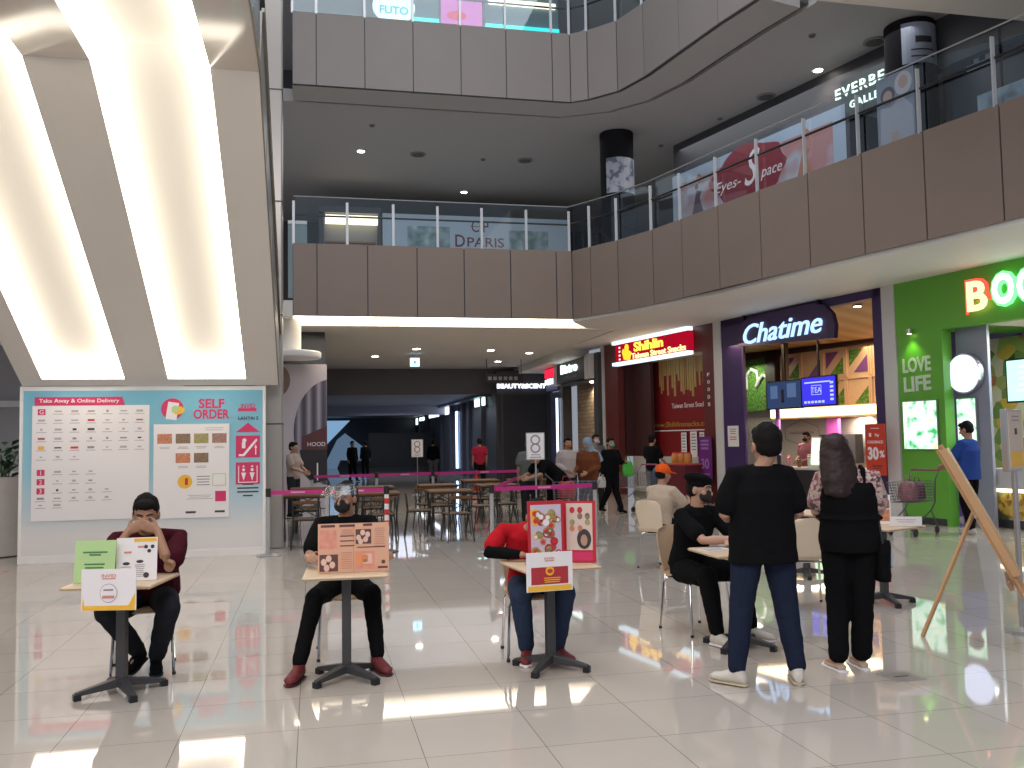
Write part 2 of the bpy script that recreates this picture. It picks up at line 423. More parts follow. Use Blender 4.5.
# ground-floor corridor
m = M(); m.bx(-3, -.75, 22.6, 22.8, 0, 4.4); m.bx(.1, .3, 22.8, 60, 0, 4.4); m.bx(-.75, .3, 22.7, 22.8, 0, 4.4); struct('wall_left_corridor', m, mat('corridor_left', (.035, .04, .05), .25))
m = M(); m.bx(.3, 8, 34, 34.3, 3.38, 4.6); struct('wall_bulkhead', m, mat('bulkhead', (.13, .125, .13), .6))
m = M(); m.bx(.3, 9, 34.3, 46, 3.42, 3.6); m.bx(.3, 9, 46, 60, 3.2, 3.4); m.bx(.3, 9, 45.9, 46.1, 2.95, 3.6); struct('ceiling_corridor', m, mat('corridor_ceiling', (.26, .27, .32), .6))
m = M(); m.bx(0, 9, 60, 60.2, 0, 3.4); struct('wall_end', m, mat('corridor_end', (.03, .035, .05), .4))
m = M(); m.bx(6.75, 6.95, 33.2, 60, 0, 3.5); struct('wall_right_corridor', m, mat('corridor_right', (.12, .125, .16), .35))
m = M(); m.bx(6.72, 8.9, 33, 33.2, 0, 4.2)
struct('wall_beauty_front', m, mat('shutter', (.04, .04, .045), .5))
# behind the left of the escalator: pale wall with beams
m = M(); m.bx(-12, -4.6, 24, 24.2, 0, 9); struct('wall_left_back', m, mat('grey_back', (.45, .43, .44), .7))
m = M(); m.bx(-12, -5, 15, 24, 4.3, 4.5)
for k in range(4): m.bx(-12, -4.8, 16.2+k*2, 16.45+k*2, 3.95, 4.3)
struct('ceiling_left', m, WHITE)
m = M(); m.bx(-7.2, -6.9, 19, 19.3, 0, 4.3); m.bx(-12, -5, 23.8, 24, .9, 1.05); m.bx(-12, -5, 23.8, 24, 2.6, 2.75); struct('trim_2', m, WHITE)

# ---- atrium light
def area(name, loc, size, power, col=(1, 1, 1), rot=(0, 0, 0), spread=pi):
    l = bpy.data.lights.new(name, 'AREA'); l.shape = 'RECTANGLE'; l.size = size[0]; l.size_y = size[1]; l.energy = power; l.color = col; l.spread = spread
    o = bpy.data.objects.new(name, l); COL.objects.link(o); o.location = loc; o.rotation_euler = rot; return o
def spot(name, loc, power, col=(1, .85, .65), ang=110, r=.05):
    l = bpy.data.lights.new(name, 'SPOT'); l.energy = power; l.color = col; l.spot_size = R(ang); l.spot_blend = .8; l.shadow_soft_size = r
    o = bpy.data.objects.new(name, l); COL.objects.link(o); o.location = loc; return o
w = bpy.data.worlds.new('w'); SC.world = w; w.use_nodes = True
w.node_tree.nodes['Background'].inputs[0].default_value = (.80, .86, 1, 1); w.node_tree.nodes['Background'].inputs[1].default_value = .30
area('skylight', (2.5, 8, 15.5), (9, 13), 950, (.95, .97, 1))
area('front_fill', (-3.5, -2.5, 8), (10, 5), 760, (1, .95, .95), (R(55), 0, 0))  # unseen fill added to lift the escalator, sign wall and near floor
area('upper_floor_fill', (3.2, 24.5, 9.4), (9, 5), 90, (.9, .95, 1)); area('upper_right_fill', (10, 18.5, 9.4), (2.5, 8), 100, (.95, .97, 1)); area('corridor_fill', (3.8, 41, 3.1), (3, 9), 110, (.78, .84, 1)); area('ground_hall_light', (3.2, 27.5, 4.2), (6, 8), 60, (.95, .95, 1)); area('top_floor_light', (4, 24, 15), (9, 3), 22, (.8, .9, 1))  # upper floor and corridor: fills added to brighten dim interiors, without fittings
vs = SC.view_settings; vs.view_transform = 'Standard'; vs.look = 'None'; vs.gamma = 1; vs.exposure = .2
try: vs.use_curve_mapping = False
except Exception: pass

# ---- railings
def railing(L, z, h, name, label, glassmat=GLASS, every=1, first=0):
    t = thing(name, label, 'railing'); pts = L[first::every]
    for i, p in enumerate(pts):
        n_ = MX.Translation((p.x, p.y+.06, z)); q = M(); q.T = n_
        q.bx(-.03, .03, -.012, .012, -.02, h*.9); q.build('post', mat('rail_post', (.62, .64, .66), .35, metal=.4), t, bevel=.004)
    for i in range(len(pts)-1):
        a, b = pts[i], pts[i+1]; d = (b-a).normalized(); n_ = V((-d.y, d.x)); q = M()
        a2, b2 = a+d*.02+n_*.1, b-d*.02+n_*.1
        q.prism([a2, b2, b2+n_*.01, a2+n_*.01], z+.02, z+h); q.build('glass_panel', glassmat, t)
    q = M()
    for a, b in zip(pts, pts[1:]):
        a3 = a+V((0, .105)); b3 = b+V((0, .105)); q.tube([(a3.x, a3.y, z+h+.01), (b3.x, b3.y, z+h+.01)], .012, 6, 'flat')
    q.build('top_rail', mat('rail_steel', (.5, .53, .55), .3, metal=.7), t)
    q = M()
    for a, b in zip(pts, pts[1:]):
        n_ = V((0, .16)); q.tube([(*(a+n_), z+h*.62), (*(b+n_), z+h*.62)], .022, 6, 'flat')
    q.build('hand_rail', BLACK, t)
railing([V(p) for p in ((-.4, 20), (.76, 20), (1.78, 20), (2.78, 20), (3.8, 20), (4.85, 20), (5.88, 20))]+L1[8:], F1, 1.06, 'glass_railing', 'glass railing with pale posts on the first upper balcony')
railing(L2, F2, 1.1, 'glass_railing', 'glass railing on the top balcony cut off by the frame')

# ---- ceiling fittings
def downlight(x, y, z, lab, on=True, s=.075, group=None, power=0):
    t = thing('downlight', lab, 'ceiling light', (x, y, z), 0, group)
    m = M(); m.lathe((0, 0, 0), [(s*1.35, -.012), (s*1.35, 0), (s*.9, 0), (s*.9, -.012)], 20); m.build('trim_ring', WHITE, t)
    m = M(); m.lathe((0, 0, 0), [(s*.95, -.02), (s*.95, -.006)], 20); m.build('lens', glow('lamp_on', (1, .9, .75), 16) if on else mat('lamp_off', (.1, .1, .1), .3), t)
    if power: spot('downlight_beam', (x, y, z-.05), power)
# ================================================================ escalator underside
ESC = thing('escalator', 'white escalator underside with two wide glowing light troughs', 'escalator', (0, 13.75, 0))
KY, KZ, PY_, PZ = 8.83-13.75, 5.2, 0.0, 2.47
ang = math.atan2(KZ-PZ, PY_-KY); LEN = math.hypot(KZ-PZ, KY)
def esc_frame(o, a):   # x world x, y up along the underside towards the viewer, z outwards (downwards)
    ydir = V((0, -cos(a), sin(a))); zdir = V((1, 0, 0)).cross(ydir)
    t = MX((V((1, 0, 0)), ydir, zdir)).transposed().to_4x4(); t.translation = o; return t
T1 = esc_frame(V((0, 0, PZ)), ang); T2 = esc_frame(V((0, KY, KZ)), 0)
PANEL = mat('escalator_panel', (.74, .70, .65), .3, noise_amt=.03, scale=1.5); PANELG = mat('escalator_gloss_panel', (.55, .50, .44), .08, noise_amt=.1, scale=3)
LED = glow('led_glow', (1, .90, .74), 7.5); INNER = mat('trough_panel', (.74, .71, .66), .6)
xs = [(-3.97, -3.68), (-2.60, -2.02), (-.95, -.5)]; st = [(-3.68, -2.60), (-2.02, -.95)]
for T_, L_, pm, lo in ((T1, LEN, PANEL, .17), (T2, 7.5, PANELG, 0)):
    m = M(); m.T = T_
    for a, b in xs: m.bx(a, b, 0 if lo else .0, L_, -.23, 0)
    if lo:
        for a, b in st: m.bx(a, b, 0, lo, -.23, 0)
    m.build('underside_panel', pm, ESC)
    for a, b in st:
        q = M(); q.T = T_; q.bx(a, b, lo*.5 if lo else -.16, L_+(.14 if lo else 0), -.25, -.22); q.build('trough_panel', INNER, ESC)
        e = M(); e.T = T_
        e.bx(a, a+.035, lo if lo else -.02, L_+.02, -.22, -.012); e.bx(b-.035, b, lo if lo else -.02, L_+.02, -.22, -.012)
        if lo: e.bx(a, b, lo, lo+.035, -.22, -.012)
        e.build('light_strip', LED, ESC)
    tz = -1.15
    m = M(); m.T = T_; m.bx(-3.97, -.5, -.0, L_, -.95, -.25); m.build('truss_housing', mat('truss_cladding', (.26, .28, .30), .35, metal=.3), ESC)
    m = M(); m.T = T_
    for k in range(int(L_/1.4)+1): m.bx(-.5, -.49, k*1.4, k*1.4+.03, -.95, 0)
    m.bx(-.5, -.485, 0, L_, -.07, -.0); m.bx(-.5, -.47, 0, L_, -1.0, -.93)
    m.build('side_trim', mat('bronze_trim', (.22, .19, .15), .35, metal=.5), ESC)
    m = M(); m.T = T_; m.bx(-.56, -.545, 0, L_, -1.8, -.98); m.build('balustrade_glass', GLASS, ESC)
    m = M(); m.T = T_; m.tube([(-.55, 0, -1.84), (-.55, L_, -1.84)], .04, 8); m.build('hand_rail', BLACK, ESC)

# ================================================================ light blue sign wall under the escalator
SW = thing('sign_wall', 'light blue and white printed sign wall under the escalator', 'wall panel', (-2.34, 13.75, 0))
def swm(): m = M(); m.T = MX.Translation((2.34, 0, 0)); return m
def blue_mat():
    m = bpy.data.materials.new('blue_fade_print'); m.use_nodes = True; nt = m.node_tree; b = nt.nodes['Principled BSDF']
    tc = nt.nodes.new('ShaderNodeTexCoord'); s = nt.nodes.new('ShaderNodeSeparateXYZ'); cr = nt.nodes.new('ShaderNodeValToRGB')
    d = nt.nodes.new('ShaderNodeMath'); d.operation = 'DIVIDE'; d.inputs[1].default_value = 2.42
    nt.links.new(tc.outputs['Object'], s.inputs[0]); nt.links.new(s.outputs[2], d.inputs[0]); nt.links.new(d.outputs[0], cr.inputs[0])
    e = cr.color_ramp.elements; e[0].position = .15; e[0].color = (.72, .70, .70, 1); e[1].position = .95; e[1].color = (.17, .45, .60, 1)
    x = e.new(.32); x.color = (.48, .60, .68, 1); x = e.new(.55); x.color = (.28, .54, .66, 1)
    nt.links.new(cr.outputs[0], b.inputs['Base Color']); b.inputs['Roughness'].default_value = .35; return m
m = swm(); m.bx(-3.97, -.70, .012, .6, 0, 2.46); m.build('wall_body', WHITE, SW)
m = swm(); m.bx(-3.95, -.72, 0, .012, .1, 2.4); m.build('printed_panel', blue_mat(), SW)
m = swm(); m.bx(-3.97, -.70, -.012, 0, 0, .1); m.bx(-3.99, -3.95, -.02, .012, 0, 2.46); m.bx(-.72, -.68, -.02, .012, 0, 2.46); m.build('edge_trim', WHITE, SW)
m = swm(); m.mat(PINK); m.text('SELF', -1.44, 2.205, h=.14, bold=.03, w=.36); m.text('ORDER', -1.44, 2.05, h=.14, bold=.03, w=.5)
m.text('INVID', -.93, 2.165, h=.07, w=.2, bold=.02); m.rect(-.94, 2.11, .26, .045); m.mat(PBLK).text('LANTAI 5', -.925, 1.985, h=.05, bold=.02)
for k, w_ in enumerate((.16, .3, .3, .14)): m.rect(-.93, 1.02-k*.055, w_, .022)
m.build('lettering', None, SW)
m = swm(); m.mat(PINK).slab([(-1.10, 1.78), (-.76, 1.78), (-.93, 1.92)], -.003, 0)
for z in (1.57, 1.18): m.bx(-1.10, -.76, -.006, 0, z-.16, z+.16)
m.mat(PRINTW)
m.slab([(-1.06, 1.46), (-1.0, 1.46), (-.82, 1.68), (-.8, 1.68), (-.8, 1.65), (-.98, 1.43), (-1.06, 1.43)], -.009, -.006); m.disc(-.98, 1.66, .03, y=-.006); m.rect(-.99, 1.59, .05, .09, -.006)
m.slab([(-.84, 1.55), (-.80, 1.55), (-.82, 1.6)], -.009, -.006); m.rect(-.82, 1.5, .015, .1, -.006)
for x in (-.99, -.87): m.disc(x, 1.23, .022, y=-.006); m.slab([(x-.035, 1.19), (x+.035, 1.19), (x, 1.07)], -.009, -.006); m.slab([(x-.02, 1.27), (x+.02, 1.27), (x, 1.30)], -.009, -.006)
for x in (-1.06, -.80): m.rect(x, 1.17, .012, .24, -.006)
m.rect(-.93, 1.05, .27, .012, -.006)
m.build('pictogram', None, SW)
m = swm(); m.mat(PINK).disc(-1.98, 2.13, .155, y=0); m.mat(PRINTW).box((-1.98, -.004, 2.10), (.15, .004, .25), ry=.15); m.mat(YEL).disc(-1.90, 2.11, .09, .06, y=-.006); m.mat(PGREEN).disc(-1.94, 2.13, .05, y=-.009)
m.build('order_emblem', None, SW)

# posters on the wall
P1 = thing('directory_poster', 'large white tenant directory poster with magenta title bar', 'poster', (-3.06, 13.735, .58))
T_ = MX.Translation((3.06, 0, -.58))
m = M(); m.T = T_; m.bx(-3.83, -2.29, 0, .012, .58, 2.19); m.build('sheet', PRINTW, P1)
m = M(); m.T = T_; m.mat(PINK).slab([(-3.80, 2.19), (-2.62, 2.19), (-2.66, 2.31), (-3.80, 2.31)], -.003, .01)
m.mat(PRINTW).text('Take Away & Online Delivery', -3.22, 2.25, w=1.05, h=.07, y=-.003, bold=.01); m.build('title_bar', None, P1)
m = M(); m.T = T_; random.seed(3)
PPALE = mat('print_pale_grey', (.48, .43, .45), .5); cols = [PPALE]*9+[PTEXT, PTEXT, PBLK, mat('print_dull_red', (.4, .12, .12), .5)]
for r_ in range(12):
    z = 2.10-r_*.128 if r_ < 6 else 2.02-r_*.128
    n = [7, 7, 7, 7, 7, 3, 4, 4, 5, 5, 2, 0][r_]
    if r_ in (9, 10): z += .035*(r_-8)-.02
    for k in range(n):
        x = -3.71+k*.215
        if (r_ in (0, 6, 7, 8) and k == 0): m.mat(PINK).rect(x, z, .1, .085); m.mat(PRINTW).text('123'[r_-6] if r_ else 'G', x, z, h=.06, y=-.002); continue
        if r_ == 4 and k == 0: m.mat(YEL).rect(x, z+.01, .08, .05)
        elif r_ == 4 and k == 2: m.mat(RED).rect(x, z+.01, .1, .03)
        elif r_ == 1 and k == 3: m.mat(RED).rect(x, z+.01, .09, .028)
        else: m.mat(random.choice(cols)).rect(x, z+.01, random.choice((.03, .05, .09)), random.choice((.02, .03)))
        m.mat(PPALE).rect(x, z-.03, .13, .01)
m.build('tenant_list', None, P1)
P2 = thing('self_order_poster', 'white self order poster with food photos beside the directory', 'poster', (-1.71, 13.735, .58))
T_ = MX.Translation((1.71, 0, -.58))
m = M(); m.T = T_; m.bx(-2.23, -1.19, 0, .012, .56, 1.91); m.build('sheet', PRINTW, P2)
m = M(); m.T = T_; fc = [mat('food_orange', (.55, .22, .12), .4, noise_amt=.7, scale=30), mat('food_brown', (.24, .16, .1), .4, noise_amt=.9, scale=40), mat('food_olive', (.35, .30, .12), .4, noise_amt=.7, scale=30), mat('food_mixed', (.35, .2, .16), .4, noise_amt=.9, scale=50)]
for k, (x, z) in enumerate([(-2.08, 1.70), (-1.83, 1.70), (-1.58, 1.70), (-1.33, 1.70), (-1.83, 1.42), (-1.58, 1.42)]):
    q = M(); q.T = T_; q.rect(x, z, .2, .14); q.build('food_photo', fc[k % 4], P2)
m = M(); m.T = T_; m.mat(PTEXT); m.lines(-1.4, 1.85, .3, 2, .03)
for (x, z) in [(-2.08, 1.58), (-1.83, 1.58), (-1.58, 1.58), (-1.33, 1.58), (-1.83, 1.30), (-1.58, 1.30)]: m.lines(x, z, .16, 2, .02)
m.lines(-1.55, 1.15, .2, 4, .04, .014); m.lines(-1.6, .88, .36, 3, .025); m.mat(PBLK).rect(-1.72, .64, .14, .03); m.rect(-1.32, .64, .14, .03)
m.mat(YEL).disc(-1.80, 1.08, .1); m.mat(RED).rect(-1.78, 1.08, .04, .1, -.003); m.mat(PINK).rect(-1.31, .86, .15, .15); m.mat(PGREEN).rect(-1.33, 1.1, .19, .18); m.mat(PRINTW).rect(-1.33, 1.1, .165, .155, -.003)
m.build('printed_text', None, P2)

# plant and pot at the far left
POT = thing('potted_plant', 'leafy dark green plant in a tall pale pot at the left edge', 'plant', (-4.55, 14.9, 0))
m = M(); m.lathe((0, 0, 0), [(.2, 0), (.3, .02), (.36, 1.12), (.38, 1.18), (.33, 1.18), (.31, 1.1)], 28); m.build('pot', mat('pot_stone', (.50, .46, .42), .6, noise_amt=.08), POT, smooth=True)
m = M(); m.lathe((0, 0, 0), [(.30, 1.08), (.05, 1.12)], 20); m.build('soil', mat('soil', (.05, .035, .025), .9), POT)
m = M(); random.seed(5)
for k in range(90):
    a = random.random()*2*pi; r_ = .05+.28*random.random(); h = 1.15+random.random()*.5; L = .22+.12*random.random(); b = a+random.uniform(-.6, .6)
    p = V((r_*cos(a), r_*sin(a), h)); d = V((cos(b), sin(b), random.uniform(.1, .9))).normalized(); sd = V((-sin(b), cos(b), 0))*.055
    m.add([p, p+d*L*.45+sd, p+d*L+V((0, 0, -.05)), p+d*L*.45-sd, p+d*L*.5+V((0, 0, .012))], [(0, 1, 4), (1, 2, 4), (2, 3, 4), (3, 0, 4)])
m.build('foliage', mat('leaf_green', (.035, .085, .03), .4, noise_amt=.5), POT)
m = M()
for k in range(9): a = k*.7; m.tube([(.05*cos(a), .05*sin(a), 1.1), (.18*cos(a), .18*sin(a), 1.5)], .009, 5, 'flat')
m.build('stem', mat('stem_green', (.06, .1, .04), .5), POT)
m = M(); m.bx(-5.4, -3.9, 13.0, 13.05, 0, .003); tag(m.build('floor_tape', RED), 'thin red tape line on the floor at the left edge', 'tape')
# ================================================================ shops along the right
SL = (A_.x, A_.y, 0)
def shop(name, label, cat='shop front'): return thing(name, label, cat, SL, RZF)
PURP = mat('purple_panel', (.045, .022, .11), .4); PURPL = mat('lilac_panel', (.22, .08, .28), .4)
MAROON = mat('maroon_panel', (.12, .022, .02), .4); MARD = mat('maroon_dark', (.055, .018, .018), .5); SHRED = mat('deep_red', (.22, .012, .015), .4)
GREENP = mat('green_panel', (.13, .41, .045), .4)
m = M(); m.T = MX.Translation(SL) @ MX.Rotation(RZF, 4, 'Z')
m.bx(-.28, .02, -.02, .5, 0, 4.34); m.bx(-5.52, -5.22, -.02, .3, 0, 4.34); m.bx(-11.05, -10.9, -.05, .4, 0, 4.34); struct('wall_pier', m, mat('pier_white', (.62, .61, .62), .4))
# ---- tea shop
C = shop('tea_shop', 'purple framed tea shop with wooden ceiling and lit script sign')
m = M(); m.bx(-5.22, -4.48, 0, .05, 0, 4.34); m.bx(-.52, -.28, 0, .2, 0, 4.34); m.bx(-5.22, -.28, 0, .2, 4.16, 4.34); m.build('purple_frame', PURP, C)
m = M(); m.bx(-9.2, -.1, 3.6, 3.7, 0, 4.3); m.build('rear_wall', mat('warm_brick_tile', (.62, .56, .50), .5, noise_amt=.08, scale=20), C)
m = M()
for k in range(30): m.bx(-9.2, -.3, 3.592, 3.6, .1+k*.07, .104+k*.07)
m.build('tile_joint', mat('tile_joint', (.4, .36, .33), .7), C)
m = M(); m.bx(-.3, -.2, .2, 3.6, 0, 4.34); m.build('side_wall', PURP, C); m = M(); m.bx(-9.3, -9.2, 1.1, 3.7, 0, 4.34); m.build('side_wall', PURP, C); m = M(); m.bx(-10.6, -5.7, .95, 1.05, 0, 4.34); m.build('partition', PURP, C)
m = M(); m.add([(-9.2, .22, 4.3), (-.3, .22, 4.3), (-.3, 3.6, 3.75), (-9.2, 3.6, 3.95), (-9.2, .22, 4.34), (-.3, .22, 4.34), (-.3, 3.6, 3.8), (-9.2, 3.6, 4.0)], [(0, 1, 2, 3), (4, 7, 6, 5), (0, 4, 5, 1), (3, 2, 6, 7)])
m.build('timber_ceiling', ramp_mat('timber_ceiling', 'wave', [(0, (.42, .24, .10)), (1, (.55, .33, .15))], 1.5, .5, stretch=(.3, 6, 1)), C)
m = M(); m.bx(-9.2, -.3, 3.3, 3.5, 3.78, 3.9); m.bx(-7.75, -7.35, 3.3, 3.5, 2.3, 3.9); m.bx(-5.75, -5.6, 2.2, 2.3, 2.3, 4.1); m.build('dark_beam', mat('dark_beam', (.05, .03, .02), .5), C)
m = M(); m.bx(-9.05, -7.75, 3.45, 3.55, 2.3, 3.8); w_ = m.build('plant_wall', ramp_mat('moss', 'noise', [(.3, (.02, .08, .012)), (.5, (.10, .25, .04)), (.7, (.26, .45, .08))], 18, .8, detail=5), C)
m = M(); m.tube([(-8.75, 3.42, 2.95), (-8.75, 3.42, 3.3), (-8.5, 3.42, 3.5), (-8.25, 3.42, 3.4), (-8.2, 3.42, 3.15), (-8.3, 3.42, 3.0)], .05, 6); m.tube([(-8.25, 3.42, 3.05), (-8.0, 3.42, 3.3), (-7.85, 3.42, 3.22)], .045, 6); m.build('white_emblem', PRINTW, C)
m = M(); m.bx(-9.0, -7.8, 3.4, 3.44, 3.82, 3.86); m.build('moss_light', glow('moss_light', (.8, 1, .35), 4), C)
# geometric timber panels
area('plant_wall_fill', FP(8.3, 2.7, 3.6), (1, .4), 22, (.95, 1, .75)); WP = mat('pale_timber', (.72, .50, .33), .5, noise_amt=.06); PG = MATS['moss']  # small fill added to brighten the plant wall, no shop lamp
m = M(); m.mat(WP).bx(-7.3, -3.2, 3.45, 3.56, 2.3, 3.78)
cells = [(-7.0, 1), (-6.0, 2), (-5.2, 1), (-4.35, 2)]
for k in range(5):
    for r_ in range(2):
        x0 = -7.2+k*.8; z0 = 3.06-r_*.76; x1 = x0+.7; z1 = z0+.66; y = 3.445
        m.mat([PURPL, PG, PURPL, PG, PG][(k+r_) % 5])
        if (k+r_) % 3 != 1: m.slab([(x0+.06, z1-.05), (x1-.2, z1-.05), (x0+.06, z0+.2)], y-.01, y)
        m.mat([PG, PURPL, PG, PURPL, PG][(k+2*r_) % 5])
        m.slab([(x1-.05, z1-.2), (x1-.05, z0+.05), (x0+.2, z0+.05)], y-.01, y)
        m.mat(WP)
        for a in (x0-.04, x1): m.bx(a, a+.04, y-.05, y, z0-.04, z1+.04)
        m.bx(x0, x1, y-.05, y, z1, z1+.04)
m.build('timber_panel', None, C)
m = M(); m.bx(-7.1, -.5, 2.9, 3.5, 2.02, 2.3); m.build('shelf_canopy', WP, C)
m = M(); m.bx(-7.05, -.6, 2.86, 2.9, 2.06, 2.28); m.build('canopy_light', glow('canopy_glow', (1, .84, .45), 2.6), C)
m = M(); m.text('HANDCRAFTED TEA', -6.7, 1.66, w=.95, y=3.59, t=.01)
for a, b in (((-7.35, 1.8), (-6.7, 2.0)), ((-6.7, 2.0), (-6.05, 1.8)), ((-6.05, 1.8), (-6.05, 1.5)), ((-6.05, 1.5), (-6.7, 1.32)), ((-6.7, 1.32), (-7.35, 1.5)), ((-7.35, 1.5), (-7.35, 1.8))): m.tube([(a[0], 3.585, a[1]), (b[0], 3.585, b[1])], .012, 5)
m.build('wall_emblem', PTEXT, C)
# counter
m = M(); m.bx(-4.45, -1.2, .3, .95, 0, .86); m.build('counter_base', mat('counter_dark', (.03, .025, .03), .35), C)
m = M(); m.bx(-4.46, -1.1, .27, 1.0, .86, .9); m.build('counter_top', mat('counter_stone', (.55, .53, .5), .25), C)
m = M(); m.bx(-1.1, -.55, .3, .7, 0, 1.25); m.build('red_panel', RED, C)
m = M(); m.bx(-5.2, -5.08, 1.5, 1.54, 0, 2.6); m.build('lilac_screen', PURPL, C)
m = M(); m.bx(-5.6, -4.4, 3.2, 3.45, .9, 1.6) ; m.build('dark_equipment', mat('equipment', (.05, .045, .05), .4), C)
m = M(); m.bx(-5.25, -4.85, 3.1, 3.2, 1.2, 2.0); m.build('pink_panel', mat('pink_panel', (.5, .1, .4), .4), C)
# sign board with script letters
S = thing('script_sign', 'glowing pale blue script sign on a dark purple board above the tea shop', 'sign', SL, RZF)
pts = [(-4.42, 3.63), (-1.42, 3.5), (-1.38, 3.75), (-1.45, 4.0), (-1.65, 4.18), (-2.0, 4.28), (-4.1, 4.24), (-4.35, 4.1), (-4.45, 3.9)]
m = M(); m.slab(pts, -.12, -.02); m.build('board', mat('sign_purple', (.05, .025, .09), .4), S)
m = M(); m.text('Chatime', -2.95, 3.87, w=2.5, h=.44, y=-.13, t=.03, bold=.006, shear=.3, rot=.0); m.build('script_letters', glow('chat_glow', (.42, .66, 1), 1.45), S)
m = M(); m.bx(-4.3, -4.25, -.08, .0, 4.2, 4.33); m.bx(-1.9, -1.85, -.08, .0, 4.2, 4.33); m.build('bracket', BLACK, S)
for k, (x, y, z) in enumerate(((-3.6, .5, 4.2), (-2.6, .5, 4.2), (-1.5, .6, 4.2), (-4.4, 1.5, 4.05))):
    t = thing('shop_downlight', 'small round ceiling lamp inside the purple tea shop', 'ceiling light', FP(-x, y, z), RZF, 'tea shop ceiling lamps')
    m = M(); m.lathe((0, 0, 0), [(.09, -.03), (.09, .0)], 16); m.build('housing', BLACK, t); m = M(); m.lathe((0, 0, 0), [(.07, -.04), (.07, -.03)], 16); m.build('lens', glow('warm_lamp', (1, .8, .5), 14), t)
    spot('shop_beam', FP(-x, y, z-.08), 25, (1, .75, .42), 140)
for k, x in enumerate((-1.35, -.75)):
    t = thing('track_spotlight', ['white track spotlight nearer the middle of the tea shop ceiling', 'white track spotlight nearest the white pillar'][k], 'spotlight', FP(-x, 1.4, 3.95), RZF)
    m = M(); m.tube([(0, 0, .2), (0, 0, .06)], .01, 6); m.build('stem', WHITE, t); m = M(); m.cyl((0, .03, .07), (0, -.08, -.12), .045); m.build('lamp_head', WHITE, t)
area('tea_counter_light', FP(4.6, 2.7, 2.0), (3, .4), 80, (1, .88, .74)); area('tea_shop_strip', FP(4, 1.6, 3.7), (4, 1.2), 70, (1, .78, .5))
# hanging screens
T = thing('menu_screen', 'dark blue menu screen hanging left of the bright blue one', 'screen', FP(4.25, .95, 2.2), RZF)
m = M(); m.bx(-.58, .62, 0, .06, 0, .66); m.build('casing', BLACK, T); m = M(); m.bx(-.55, .6, -.006, 0, .03, .63); m.build('display', glow('screen_dark', (.03, .05, .12), 1), T)
m = M(); m.mat(glow('screen_dim', (.08, .13, .25), 1)); m.rect(-.3, .4, .25, .3, -.006); m.rect(.3, .42, .3, .32, -.006); m.mat(BLACK).rect(.0, .3, .1, .3, -.006); m.build('display_picture', None, T)
m = M(); m.bx(-.02, .02, .02, .05, .66, 2.0); m.build('hanger', BLACK, T)
T = thing('menu_screen', 'bright blue menu screen hanging inside the tea shop', 'screen', FP(3.1, .95, 2.22), RZF)
m = M(); m.bx(-.52, .54, 0, .06, 0, .66); m.build('casing', BLACK, T); m = M(); m.bx(-.5, .52, -.006, 0, .03, .63); m.build('display', glow('screen_blue', (.05, .04, .75), 1.1), T)
m = M(); m.mat(glow('screen_text', (.5, .6, 1), 1)); m.rect(-.02, .53, .8, .03, -.006); m.text('TEA', -.05, .36, h=.12, y=-.006)
for a in (-.2, .1): m.rect(a, .36, .012, .2, -.006)
m.rect(-.05, .46, .3, .012, -.006); m.rect(-.05, .26, .3, .012, -.006)
for k in range(6): m.rect(-.4+k*.11, .1, .08, .05, -.006)
for k in range(5): m.rect(.42, .5-k*.09, .1, .05, -.006)
m.build('display_text', None, T); m = M(); m.bx(-.02, .02, .02, .05, .66, 2.0); m.build('hanger', BLACK, T)
T = thing('discount_poster', 'red 30% cashback poster standing by the white pillar', 'poster', FP(.28, -.3, .84), RZF)
m = M(); m.bx(-.24, .24, 0, .01, 0, .94); m.build('sheet', mat('poster_red', (.62, .05, .025), .4), T)
m = M(); m.mat(PRINTW); m.text('Pay', .05, .73, h=.07, bold=.02); m.rect(-.12, .74, .06, .07); m.rect(0, .86, .2, .012); m.text('CASHBACK', 0, .61, w=.38, bold=.01); m.text('30', -.06, .40, h=.24, w=.26, bold=.04); m.text('%', .15, .39, h=.13, bold=.03); m.mat(PBLK).rect(.03, .17, .25, .02); m.rect(.03, .13, .22, .012); m.build('lettering', None, T)
m = M(); m.cyl((0, .02, .1), (0, .02, -.8), .012); m.build('pole', STEEL, T); m = M(); m.lathe((0, .02, -.84), [(.16, 0), (.16, .02), (.02, .04)]); m.build('foot', STEEL, T)
T = thing('wall_notice', 'small white notice on the purple pillar of the tea shop', 'notice', FP(4.86, -.02, 1.36), RZF)
m = M(); m.bx(-.2, .2, 0, .01, 0, .48); m.build('sheet', PRINTW, T); m = M(); m.mat(PTEXT).lines(0, .4, .26, 3, .05, .02); m.mat(RED).lines(0, .22, .26, 2, .05, .02); m.build('printed_text', None, T)
# things on the counter
random.seed(11)
cc = [mat('cup_red', (.6, .03, .04), .3), mat('cup_blue', (.05, .2, .55), .3), mat('cup_white', (.7, .68, .65), .3), mat('cup_brown', (.25, .12, .06), .3), mat('cup_pink', (.6, .3, .35), .3), BLACK]
nm = ['red', 'blue', 'white', 'brown', 'pink', 'black']
for k in range(9):
    x = -4.2+k*.22; h = .16+.12*((k*7) % 4)/3; c_ = (k*5+k//3) % 6
    t = thing('drink_container', '%s container in the row of cups and bottles on the tea shop counter' % nm[c_], 'container', FP(-x, .45+.1*(k % 3), .9), RZF, 'containers on the tea shop counter, %s' % nm[c_])
    m = M(); m.lathe((0, 0, 0), [(.035, 0), (.05, h*.7), (.045, h*.9)], 14); m.build('cup', cc[c_], t, smooth=True); m = M(); m.lathe((0, 0, h*.9), [(.05, 0), (.05, .015), (.02, .03)], 14); m.build('lid', cc[(c_+2) % 6], t, smooth=True)
